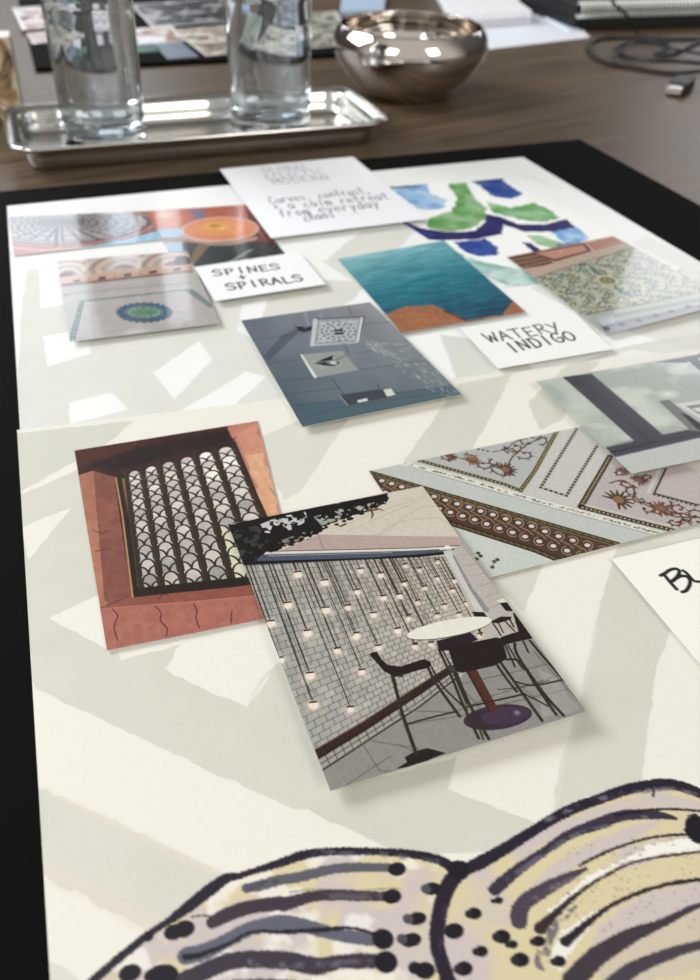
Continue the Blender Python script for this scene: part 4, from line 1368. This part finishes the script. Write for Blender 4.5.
    c.poly([(330, 128), (440, 96), (470, 110), (420, 134), (360, 160)], (190, 190, 184), tex=lambda X, Y: (fbm(X * .5 + 9, Y * .5, 3) > .56) * .9)
    c.poly([(200, 214), (330, 168), (320, 190), (230, 230)], (170, 166, 156), tex=lambda X, Y: (fbm(X * .5 + 1, Y * .5, 3) > .5) * .8)
    c.poly([(470, 94), (570, 70), (560, 92), (500, 110)], (206, 200, 186), tex=lambda X, Y: (fbm(X * .6 + 2, Y * .6, 3) > .55) * .9)
    c.poly([(34, 180), (130, 158), (180, 200), (140, 240), (66, 270)], (84, 84, 76), tex=lambda X, Y: (fbm(X * .4 + 7, Y * .4, 4) > .52) * .7)
    for p in ([(440, 152), (424, 160), (414, 156)], [(540, 104), (560, 100), (574, 106)], [(530, 96), (536, 122), (530, 134)], [(546, 98), (556, 88)]): c.line(p, [1.4, 1.0, .4][:len(p)], (116, 92, 44))
    for k in range(26):
        x, y = rn.uniform(200, 560), 0
        y = 232 - (x - 200) * .4 + rn.uniform(-14, 6)
        c.dot((x, y), rn.uniform(.8, 1.8), (24, 20, 18), ry=rn.uniform(.5, 1.2))
    # floor and skirting
    c.crop(220, 630, 3.5)
    c.poly([(350, 490), (500, 400), (700, 268), (840, 165), (960, 30), (1100, 30), (1350, 280), (380, 580)], (152, 148, 144))
    c.poly([(330, 445), (700, 222), (820, 140), (822, 160), (700, 262), (500, 394), (352, 488)], (168, 166, 158))
    for k in range(18):
        t = k / 17; a_ = lerp((340, 452), (820, 148), t); b_ = lerp((356, 486), (826, 164), t); c.line([a_, b_], .4, (96, 94, 88))
    c.line([(346, 470), (700, 246), (820, 152)], .45, (96, 94, 88)); c.line([(356, 490), (700, 264), (826, 166)], .8, (70, 66, 62))
    c.poly([(322, 420), (500, 316), (700, 186), (806, 118), (818, 142), (700, 224), (510, 350), (336, 456)], (54, 32, 28))
    c.line([(322, 422), (500, 318), (700, 188), (806, 120)], .6, (104, 76, 58)); c.line([(335, 436), (700, 205)], .7, (84, 46, 42), tex=lambda X, Y: (np.sin(X * 3) > 0) * .8)
    J = (104, 101, 98)
    for p in ([(515, 382), (700, 412)], [(645, 332), (720, 316), (890, 290)], [(560, 490), (690, 500)], [(440, 545), (520, 490), (600, 440)], [(500, 395), (560, 490)]): c.line(p, .45, J, a=.7)
    c.crop(400, 580, 3.5)
    for p in ([(30, 502), (110, 478), (195, 458)], [(20, 452), (200, 460)], [(195, 458), (330, 400), (560, 330)], [(0, 575), (60, 600)], [(215, 360), (400, 318), (520, 290)], [(330, 440), (480, 404), (630, 372)],
              [(230, 480), (300, 540)], [(380, 330), (460, 400), (560, 480)], [(470, 250), (560, 350), (640, 440)], [(200, 350), (330, 500)]): c.line(p, .5, J, a=.75)
    c.poly([(480, 300), (600, 400), (640, 450), (500, 480)], (176, 176, 172), a=.5, wob=3, ws=.1)
    # furniture: bar table, stools
    D, L2 = (38, 22, 22), (54, 50, 34)
    c.line([(345, 380), (430, 372), (520, 350)], .4, L2)
    c.poly(ell(345, 478, 120, 44, -7), (66, 44, 66)); c.poly(ell(372, 472, 84, 30, -7), (88, 64, 92), a=.6); c.dot((412, 462), 1.6, (196, 186, 206), soft=2)
    c.poly([(230, 312), (268, 306), (348, 452), (314, 462)], (92, 50, 36)); c.line([(236, 312), (318, 460)], .6, (52, 30, 26))
    for p, w in (([(138, 240), (180, 330), (222, 430), (280, 553)], 1.1), ([(150, 240), (196, 330), (250, 440), (296, 556)], .7), ([(190, 300), (240, 420), (315, 555)], 1.2),
                 ([(180, 300), (236, 432)], .7), ([(338, 290), (372, 340), (410, 388)], 1.1), ([(352, 284), (420, 380), (500, 492)], 1.2), ([(372, 274), (408, 276), (434, 300), (480, 372), (548, 470)], 1.2),
                 ([(400, 218), (412, 262), (500, 390), (574, 474)], 1.2), ([(452, 208), (500, 266), (576, 354)], 1.1), ([(430, 212), (448, 250)], .8), ([(366, 222), (402, 300)], .8), ([(376, 224), (424, 300), (448, 312)], .7),
                 ([(232, 442), (330, 420), (438, 396)], .9), ([(404, 352), (470, 366), (574, 346)], .8), ([(436, 396), (520, 440)], .7), ([(320, 140), (352, 190)], .7), ([(366, 140), (400, 176)], .7), ([(340, 140), (360, 180)], .6), ([(380, 130), (396, 160)], .7),
                 ([(266, 128), (284, 190)], .6)):
        c.line(p, w, L2, smooth=len(p) > 2)
    c.poly([(128, 208), (246, 178), (274, 204), (180, 240), (136, 244)], (44, 26, 36))
    c.poly([(160, 294), (196, 292), (200, 316), (176, 314)], (70, 62, 74))
    c.poly([(170, 240), (196, 224), (338, 196), (356, 204), (372, 256), (374, 272), (330, 296), (222, 320), (200, 316), (186, 288)], D)
    c.poly([(330, 212), (356, 194), (412, 176), (392, 112), (404, 110), (448, 156), (468, 200), (400, 214), (360, 224)], D)
    c.poly([(312, 142), (350, 124), (388, 124), (386, 134), (340, 148)], D); c.poly([(250, 106), (292, 108), (304, 124), (262, 126)], (36, 28, 28)); c.poly([(346, 76), (378, 74), (398, 106), (368, 104)], D)
    c.poly([(334, 68), (362, 60), (372, 72), (346, 76)], (226, 220, 208)); c.poly(ell(172, 165, 150, 30, -10.5), (92, 84, 74)); c.poly(ell(172, 163, 150, 29, -10.5), (232, 230, 216))
    c.poly([(20, 618), (58, 596), (100, 586), (166, 604), (110, 626), (30, 640)], D)
    # left stool
    for p, w in (([(100, 302), (130, 360), (212, 474)], 1.2), ([(112, 300), (150, 366), (238, 452)], .8), ([(28, 500), (110, 478), (192, 458)], .8)):
        c.line(p, w, L2, smooth=len(p) > 2)
    c.crop(220, 630, 3.5)
    c.line([(604, 150), (640, 290), (690, 430)], 1.4, L2); c.line([(604, 160), (622, 154), (640, 156)], .9, L2)
    c.poly([(524, 82), (532, 72), (550, 70), (566, 96), (588, 116), (632, 122), (700, 100), (716, 96), (738, 106), (742, 120), (722, 130), (700, 134), (640, 152), (604, 154), (574, 138), (548, 106)], D)
    c.poly([(620, 484), (650, 466), (700, 438), (760, 462), (700, 478)], D)
    c.line([(322, 420), (378, 566)], .5, (206, 206, 200), a=0)
    noisy(c, 7, .8)


GREY_B, WHITE_B = (208, 208, 196), (234, 232, 222)


def band_tex(X, Y):
    return .85 + .15 * np.clip((fbm(X * .05, Y * .05, 3) - .3) * 2, 0, 1)


def paint_sheet1(c):
    c.crop(0, 0, 1)
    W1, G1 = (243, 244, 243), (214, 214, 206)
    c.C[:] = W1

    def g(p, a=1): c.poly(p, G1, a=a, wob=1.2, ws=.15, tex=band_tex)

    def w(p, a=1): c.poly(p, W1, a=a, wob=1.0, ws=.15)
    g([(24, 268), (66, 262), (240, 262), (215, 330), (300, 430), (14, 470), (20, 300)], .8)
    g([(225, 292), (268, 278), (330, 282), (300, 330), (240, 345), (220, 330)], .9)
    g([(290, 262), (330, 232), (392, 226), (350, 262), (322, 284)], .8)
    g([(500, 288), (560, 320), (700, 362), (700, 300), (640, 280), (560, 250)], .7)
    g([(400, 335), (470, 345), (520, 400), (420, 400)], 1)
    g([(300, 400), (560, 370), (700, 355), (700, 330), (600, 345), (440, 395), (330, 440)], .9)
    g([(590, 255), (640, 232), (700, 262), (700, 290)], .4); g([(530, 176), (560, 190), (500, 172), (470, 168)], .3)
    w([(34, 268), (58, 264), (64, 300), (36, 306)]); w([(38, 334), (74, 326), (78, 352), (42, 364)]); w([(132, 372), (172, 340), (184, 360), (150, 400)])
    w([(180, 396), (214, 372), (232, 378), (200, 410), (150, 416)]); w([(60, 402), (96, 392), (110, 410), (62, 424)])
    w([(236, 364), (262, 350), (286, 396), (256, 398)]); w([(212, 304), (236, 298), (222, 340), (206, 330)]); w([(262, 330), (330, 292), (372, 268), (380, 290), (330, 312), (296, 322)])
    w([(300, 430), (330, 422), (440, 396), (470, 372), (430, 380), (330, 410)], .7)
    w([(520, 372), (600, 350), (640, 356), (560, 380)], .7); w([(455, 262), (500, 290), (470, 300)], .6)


def paint_sheet2(c):
    c.crop(0, 0, 1)
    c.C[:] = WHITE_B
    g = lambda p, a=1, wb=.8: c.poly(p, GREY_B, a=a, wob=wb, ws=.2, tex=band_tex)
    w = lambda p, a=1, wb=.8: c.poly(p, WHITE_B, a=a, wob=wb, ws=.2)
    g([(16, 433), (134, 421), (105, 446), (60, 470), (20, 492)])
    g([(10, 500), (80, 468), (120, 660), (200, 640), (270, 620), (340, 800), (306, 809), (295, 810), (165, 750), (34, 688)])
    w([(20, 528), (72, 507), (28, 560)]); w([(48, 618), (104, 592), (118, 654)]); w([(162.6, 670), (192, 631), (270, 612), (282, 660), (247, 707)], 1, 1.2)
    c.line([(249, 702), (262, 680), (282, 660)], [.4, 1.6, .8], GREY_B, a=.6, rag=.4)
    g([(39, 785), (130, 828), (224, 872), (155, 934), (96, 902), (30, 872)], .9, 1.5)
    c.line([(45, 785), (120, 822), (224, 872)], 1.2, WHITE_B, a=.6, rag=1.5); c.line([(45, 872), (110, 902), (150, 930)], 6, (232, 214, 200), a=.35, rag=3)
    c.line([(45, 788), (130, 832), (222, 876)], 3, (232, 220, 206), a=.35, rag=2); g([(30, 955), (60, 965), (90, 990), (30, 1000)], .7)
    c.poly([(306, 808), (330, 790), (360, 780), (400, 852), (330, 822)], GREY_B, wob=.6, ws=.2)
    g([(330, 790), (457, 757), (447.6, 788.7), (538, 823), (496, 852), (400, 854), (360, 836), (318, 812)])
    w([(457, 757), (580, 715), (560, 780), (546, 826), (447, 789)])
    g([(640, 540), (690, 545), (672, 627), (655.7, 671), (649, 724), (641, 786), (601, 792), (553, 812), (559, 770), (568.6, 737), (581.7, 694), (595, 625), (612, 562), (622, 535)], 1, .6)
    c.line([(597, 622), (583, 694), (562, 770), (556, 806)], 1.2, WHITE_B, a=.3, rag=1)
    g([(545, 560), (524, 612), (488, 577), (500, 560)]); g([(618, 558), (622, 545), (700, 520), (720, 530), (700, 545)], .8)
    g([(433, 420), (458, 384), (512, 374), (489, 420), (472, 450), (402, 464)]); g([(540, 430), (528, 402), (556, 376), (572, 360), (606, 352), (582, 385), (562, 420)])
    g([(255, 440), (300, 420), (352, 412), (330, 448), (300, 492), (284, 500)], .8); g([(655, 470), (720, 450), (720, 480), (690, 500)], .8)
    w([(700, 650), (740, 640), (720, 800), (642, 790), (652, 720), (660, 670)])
    # ---- ink drawing: two striped wings
    K, PU, GR = (24, 20, 30), (74, 62, 76), (104, 104, 116)
    PK, YE = (204, 192, 190), (216, 204, 166)
    ol = [(86, 988), (94, 980), (117, 960), (134, 946), (148.6, 934), (166, 923), (186, 908.6), (208.6, 891), (225.7, 878.6), (240, 875.7), (257, 870), (279, 863.5), (301, 855.7), (323, 852), (354, 851), (386, 852),
          (411, 854), (436, 859), (448.5, 865), (455, 872)]
    body = [(462, 868), (452, 880), (445, 893), (438.5, 918.5), (437, 943.7), (443, 965.7), (448.5, 982), (452, 1000), (455, 1040)]
    blo = (lambda X, Y: np.clip((fbm(X * .09 + 3, Y * .09, 3) - .42) * 5, 0, 1))
    blw = (lambda X, Y: np.clip((fbm(X * .12 + 30, Y * .12, 3) - .55) * 8, 0, 1))
    lw = ol + body[2:] + [(80, 1050)]
    c.poly(lw, PK); c.poly(lw, YE, tex=blo); c.poly(lw, (240, 236, 230), a=.8, tex=blw)
    c.crop(430, 770, 2.593)
    oR = [(62, 272), (130, 240), (200, 200), (280, 150), (360, 105), (440, 75), (520, 48), (600, 36), (650, 42), (700, 60), (780, 100), (860, 170), (920, 260)]
    rw = oR + [(960, 700), (60, 700), (40, 520), (30, 430), (40, 340)]
    c.poly(rw, YE); c.poly(rw, PK, tex=lambda X, Y: np.clip((fbm(X * .06 + 13, Y * .06, 3) - .5) * 5, 0, 1))
    # colour strips of the right wing
    c.poly([(200, 215), (300, 155), (440, 92), (600, 55), (700, 85), (700, 105), (560, 95), (430, 130), (300, 190)], PK, a=.85, wob=1)
    c.poly([(230, 330), (330, 235), (430, 180), (520, 145), (610, 130), (560, 165), (430, 225), (330, 280), (250, 345)], PK, a=.95, wob=1)
    c.poly([(300, 370), (420, 270), (540, 215), (560, 195), (700, 172), (700, 208), (600, 218), (500, 242), (400, 300), (320, 370)], (240, 238, 230), wob=1)
    c.poly([(460, 270), (600, 230), (700, 216), (800, 220), (800, 280), (700, 280), (560, 305), (460, 350), (400, 390), (420, 330)], YE, wob=1)
    c.poly([(440, 400), (560, 325), (700, 292), (860, 290), (860, 340), (700, 345), (600, 390), (480, 440), (400, 500)], PK, a=.95, wob=1)
    c.poly([(330, 430), (410, 375), (470, 350), (420, 400), (380, 450), (340, 520), (310, 500)], (236, 234, 226), wob=1)
    c.poly([(470, 470), (600, 405), (700, 365), (800, 350), (800, 500), (500, 560), (430, 540)], (200, 190, 176), a=.7, wob=1.5)
    for k in range(150):
        rr_ = random.Random(k); x, y = rr_.uniform(330, 700), rr_.uniform(170, 420)
        c.dot((x, y), rr_.uniform(.15, .5), (120, 104, 80), a=.35)
    S = lambda p, wd, col, **kw: c.line(p, wd, col, smooth=True, rag=kw.pop('rag', .4), **kw)
    dry = lambda X, Y: np.clip((fbm(X * .4, Y * .4, 3) - .38) * 4, 0, 1) * .8
    S(oR, [2.6, 4.4, 3.8, 3.4, 3.8, 3.8, 4.0, 4.2, 4.6, 4.2, 4.4, 4.4, 4], (34, 28, 42))
    S([(300, 130), (400, 88), (480, 66), (540, 58), (620, 48), (690, 64)], 1.8, (120, 116, 128), tex=dry)
    S([(560, 36), (580, 52), (578, 68)], .7, K)
    S([(168, 310), (220, 265), (290, 215), (360, 168), (430, 142), (500, 118), (580, 116), (636, 124)], [4, 3.6, 2.6, 3.2, 4, 4, 3.6, 1.5], (54, 48, 64))
    S([(200, 282), (290, 222), (370, 172), (440, 150), (560, 122)], 1.5, (110, 108, 120), tex=dry); S([(480, 118), (560, 104), (640, 102), (720, 110), (800, 130)], .9, K)
    S([(230, 392), (232, 366), (250, 340), (300, 308), (350, 282), (404, 256)], [5, 5.2, 4.6, 4.2, 3.2, 1], PU); S([(250, 350), (310, 310), (370, 280)], 1.6, (116, 112, 122), tex=dry)
    S([(386, 250), (430, 225), (500, 196), (570, 176), (640, 168), (720, 164), (800, 176)], .9, (48, 38, 46)); S([(690, 130), (684, 160), (700, 176)], [5, 6, 5], K, rag=1)
    S([(285, 412), (330, 368), (400, 308), (500, 250), (560, 232), (620, 222), (720, 212), (820, 224)], [3.6, 2.2, .9, .8, .8, .8, .8, .8], (52, 40, 46))
    S([(350, 446), (430, 380), (480, 346), (560, 312), (640, 292), (720, 284), (820, 290)], [3, 1.6, 1.2, 1.3, 1.3, 1.2, 1.2], (40, 32, 38))
    S([(290, 500), (300, 450), (330, 400), (380, 352)], [4.4, 3.6, 2.2, .8], (88, 84, 96), tex=dry)
    S([(370, 548), (430, 486), (520, 430), (600, 398), (700, 350), (800, 330)], [6, 5.4, 4.4, 2.4, 1.6, 1.4], (62, 54, 62)); S([(430, 600), (520, 520), (640, 470), (760, 440)], [5, 4, 3, 2], (70, 62, 72))
    for x, y, r in ((115, 372, 2.3), (65, 415, 2.5), (178, 338, 1.4), (187, 432, 2.6), (235, 492, 2.6), (133, 470, 2), (88, 515, 2.6), (215, 452, 1.5), (282, 444, 2), (335, 496, 2)):
        c.dot((x, y), r, K, ry=r * .8); c.dot((x - 14, y + 2), r * .55, (40, 34, 40))
    # left wing strokes
    c.crop(0, 0, 1)
    S(ol, [2.6, 2.6, 2.6, 2.6, 2.2, 2.2, 3.6, 4.2, 3.4, 2, 2.2, 2.8, 3.4, 2.8, 2.6, 2.6, 3, 3.4, 3.6, 3.6], (34, 28, 42))
    S([(315, 853), (325, 851), (334, 853)], 1.8, (100, 96, 110), tex=dry); S([(340, 853.5), (380, 854), (440, 862)], 1.8, (104, 104, 118), tex=dry, a=.8)
    S(body, [5, 5, 4.8, 4.6, 4.4, 4.4, 4.6, 4.8, 4.8], (36, 28, 44)); S([(446, 905), (441, 930), (440, 950)], 1.5, (70, 50, 80), tex=dry)
    c.dot((459, 870), 3.3, K)
    S([(247, 888), (262, 885), (280, 880), (300, 877), (330, 869.5), (354, 867.5), (386, 867.5), (396, 869)], [3.2, 3.6, 3.4, 3.6, 3.4, 3.2, 3, 2.4], (92, 92, 102))
    S([(248, 888), (262, 884.5), (276, 882)], 2.2, PU, tex=dry)
    S([(213, 922), (228, 914.5), (251, 907), (280, 903.5), (285, 904), (310, 897), (335, 895), (364, 896), (392, 896.5)], [4, 4.6, 4.4, 4.6, 4.4, 3.6, 3.6, 3.4, 3], (62, 50, 60))
    S([(320, 897), (350, 896), (386, 897)], 2.2, (96, 92, 100), tex=dry); S([(290, 892), (320, 889), (350, 892), (380, 889), (400, 889)], .4, (90, 84, 90), a=.6)
    S([(186, 956), (206, 951), (228, 940), (251, 928.6), (280, 923), (300, 925), (335, 934), (366, 939), (384, 939)], [5, 5, 4.4, 4.4, 5, 4.6, 4, 4, 3.6], (96, 98, 112))
    S([(186, 957), (200, 955), (228, 944), (252, 932), (285, 932), (320, 930), (350, 928), (378, 935)], [2, 1.6, 1, .8, 1.4, 1.4, 1, 1], (30, 24, 34))
    S([(180, 984), (203, 972), (228, 962), (252, 959), (280, 960), (291, 961), (316, 966), (338, 962), (360, 961), (386, 961)], [6, 5, 5, 5, 5.4, 5.4, 5, 4, 4.6, 4], (60, 52, 64))
    S([(250, 962), (290, 965), (330, 964), (370, 962)], 1.8, (104, 104, 116), tex=dry)
    S([(150, 1000), (200, 992), (260, 986), (330, 990), (400, 990)], 4, PU)
    S([(192, 917), (204, 915.5), (214, 918)], .5, (90, 70, 70))
    for x, y, r, ry in ((397, 869, 2.9, 2.3), (392, 896.5, 3, 2.3), (383, 939, 3.2, 3.1), (386, 962, 3.4, 3.2), (432, 888.7, 2.9, 2), (417, 918.6, 3, 2), (411, 940, 3.2, 2.1), (425, 970.5, 3, 2.4), (415, 968, 2, 1.8),
                        (454, 931, 3, 2.4), (174, 932, 3, 2.4), (184, 929, 3.2, 2.6), (130, 973, 3.2, 2.5), (160, 973.5, 4.6, 2.4), (148, 937, 1.6, 1.4), (168, 975, 3, 2.2)):
        c.dot((x, y), r, K, ry=ry)
    for x, y in ((426, 889), (408, 919), (402, 939)): c.dot((x, y), 1.6, (80, 74, 84))
    noisy(c, 2.5, 1.2)
def z_(*a): return [0.0065 + x * .001 for x in a]


s1TL, s1TR = (7, 206), (523, 157)
A_, B_ = at(*s1TL, ZS), at(*s1TR, ZS)
uu = (B_ - A_).normalized(); vv_ = Vector((uu.y, -uu.x, 0))
dl = (at(20, 430, ZS) - A_).normalized(); dr = (at(700, 262, ZS) - B_).normalized()
S1 = [s1TL, s1TR, proj(B_ + dr * .43), proj(A_ + dl * .352)]
flat_print('art_sheet', S1, ZS, paint_sheet1, (620, 440), 'far white art sheet with pale grey bands, against the tray side', 'art sheet', rough=.42, thick=.0003, group='white art sheets')
ZS2 = ZS + .0004
A_, B_ = at(17, 430, ZS2), at(448, 379, ZS2)
uu = (B_ - A_).normalized(); vv_ = Vector((uu.y, -uu.x, 0))
dl = (at(50, 980, ZS2) - A_).normalized()
S2 = [(17, 430), proj(A_ + uu * .4826), proj(A_ + uu * .4826 + dl * .36), proj(A_ + dl * .36)]
flat_print('art_sheet', S2, ZS2, paint_sheet2, (1150, 800), 'near white art sheet with striped ink wings at its lower edge', 'art sheet', rough=.42, thick=.0003, group='white art sheets')
GRP = 'photos lying on the art sheets'
GC = 'handwritten cards'
flat_print('watercolour_print', [(349, 188.5), (502, 178), None, (503, 287)], .0058, paint_wc, (330, 280),
           'watercolour print in navy, cobalt and green brushstrokes at the far right corner', 'print', rough=.5, thick=.0002)
flat_print('photo_print', [(147, 211), (247, 204.5), (300, 273), None], .0060, paint_umb, (220, 190),
           'photo of glowing orange parasols, behind the SPINES + SPIRALS card', 'photo', rough=.25, coat=.6, group=GRP)
flat_print('photo_print', [(9.2, 216.7), (147, 211), (161, 239.5), (14, 255.6)], .0064, paint_dome, (260, 170),
           'photo of a ribbed round dome in the far left corner of the sheet', 'photo', rough=.25, coat=.6, group=GRP)
flat_print('photo_print', [(57, 261), (187, 251), (220, 323), (70, 341.5)], z_(.8, .8, 1.8, 2.2), paint_rosette, (280, 270),
           'photo of a pale marble floor with a blue green rosette at the left', 'photo', rough=.25, coat=.6, group=GRP)
flat_print('note_card', [(194, 267), (299, 252), (326, 284), (215, 301)], z_(2.4, 2.4, 3.0, 3.0), paint_spines, (260, 180),
           'white card handwritten SPINES + SPIRALS', 'card', rough=.5, group=GC)
flat_print('note_card', [(219.5, 169), (353, 156.5), (427, 219), (271, 238)], z_(2, 2, 3, 3), paint_general, (300, 300),
           'large white card of faded handwriting at the far edge of the sheet', 'card', rough=.45, group=GC)
flat_print('photo_print', [(337.5, 259), (444, 240.5), (526, 312), (402, 333)], z_(.5, .5, 1, 1), paint_water, (260, 280),
           'photo of teal sea with brown rocks along its lower edge', 'photo', rough=.3, coat=.4, group=GRP)
flat_print('photo_print', [(241, 320.5), (370, 302), (462, 394.5), (302.5, 427)], z_(1.5, 1.8, 3, 3), paint_shower, (320, 340),
           'photo of a grey tiled shower with a square chrome shower head', 'photo', rough=.25, coat=.6, group=GRP)
flat_print('photo_print', [(507, 257), (613, 236), (735, 300.5), (607, 334.5)], z_(1, 1, 3.2, 2.2), paint_tile, (360, 360),
           'photo of a green and cream floral mosaic at the right', 'photo', rough=.25, coat=.6, group=GRP)
flat_print('note_card', [(460, 328), (573, 311), (613, 349), (498, 368.5)], z_(1.6, 1.6, 2, 2), paint_indigo, (280, 200),
           'white card handwritten WATERY INDIGO', 'card', rough=.5, group=GC)
c_, cr_ = (369, 471), along((369, 471), (555, 432), .135, .0073)
ceilBL = proj(at(369, 471, .0070) + (lambda u: Vector((u.y, -u.x, 0)) * .098)((at(555, 432, .0070) - at(369, 471, .0070)).normalized()))
CEIL = [(369, 471), along((369, 471), (555, 432), .150, .0070), None, None]
A_ = at(369, 471, .0070); B_ = at(555, 432, .0070); uu = (B_ - A_).normalized(); vv_ = Vector((uu.y, -uu.x, 0))
dd = (at(492, 577, .0070) - A_).dot(vv_)
CEIL = [(369, 471), proj(A_ + uu * .160), proj(A_ + uu * .160 + vv_ * dd), proj(A_ + vv_ * dd)]
flat_print('photo_print', CEIL, .0070, paint_ceil, (560, 330),
           'photo of an ornate gilded white ceiling, under the terrace and window photos', 'photo', rough=.3, coat=.4, group=GRP)
A_, B_, C_ = at(536, 381.5, .0105), at(689, 355.5, .0105), at(632, 473.5, .0105)
uu = (B_ - A_).normalized(); vv_ = (C_ - A_)
WIN = [(536, 381.5), proj(A_ + uu * .127), proj(A_ + uu * .127 + vv_), (632, 473.5)]
flat_print('photo_print', WIN, z_(3, 3.4, 4.4, 4), paint_window, (360, 280),
           'photo of a frosted window with dark grey frame at the right edge', 'photo', rough=.25, coat=.6, group=GRP)
flat_print('photo_print', [(74.5, 450.5), (257.5, 421), (303.5, 611), (107, 650.5)], z_(0, 0, .6, .6), paint_lattice, (440, 560),
           'photo of a scalloped bronze lattice in a red stone surround', 'photo', rough=.3, coat=.45, group=GRP)
flat_print('photo_print', [(228, 524.5), (422.5, 486), (586, 711.5), (330.5, 791)], z_(2.2, 2.2, 6, 4), paint_terrace, (600, 720),
           'photo of bar stools on a terrace beside a brick wall of small lamps', 'photo', rough=.25, coat=.6, group=GRP)
A_, B_, C_ = at(611.5, 559, .0072), at(688, 541, .0072), at(698, 651, .0072)
uu = (B_ - A_).normalized(); vv_ = Vector((uu.y, -uu.x, 0))
BLU = [(611.5, 559), proj(A_ + uu * .125), proj(A_ + uu * .125 + vv_ * .09), proj(A_ + vv_ * .09)]
flat_print('note_card', BLU, .0072, paint_blu, (260, 200),
           'white card with bold black letters cut off by the right edge', 'card', rough=.5, group=GC)
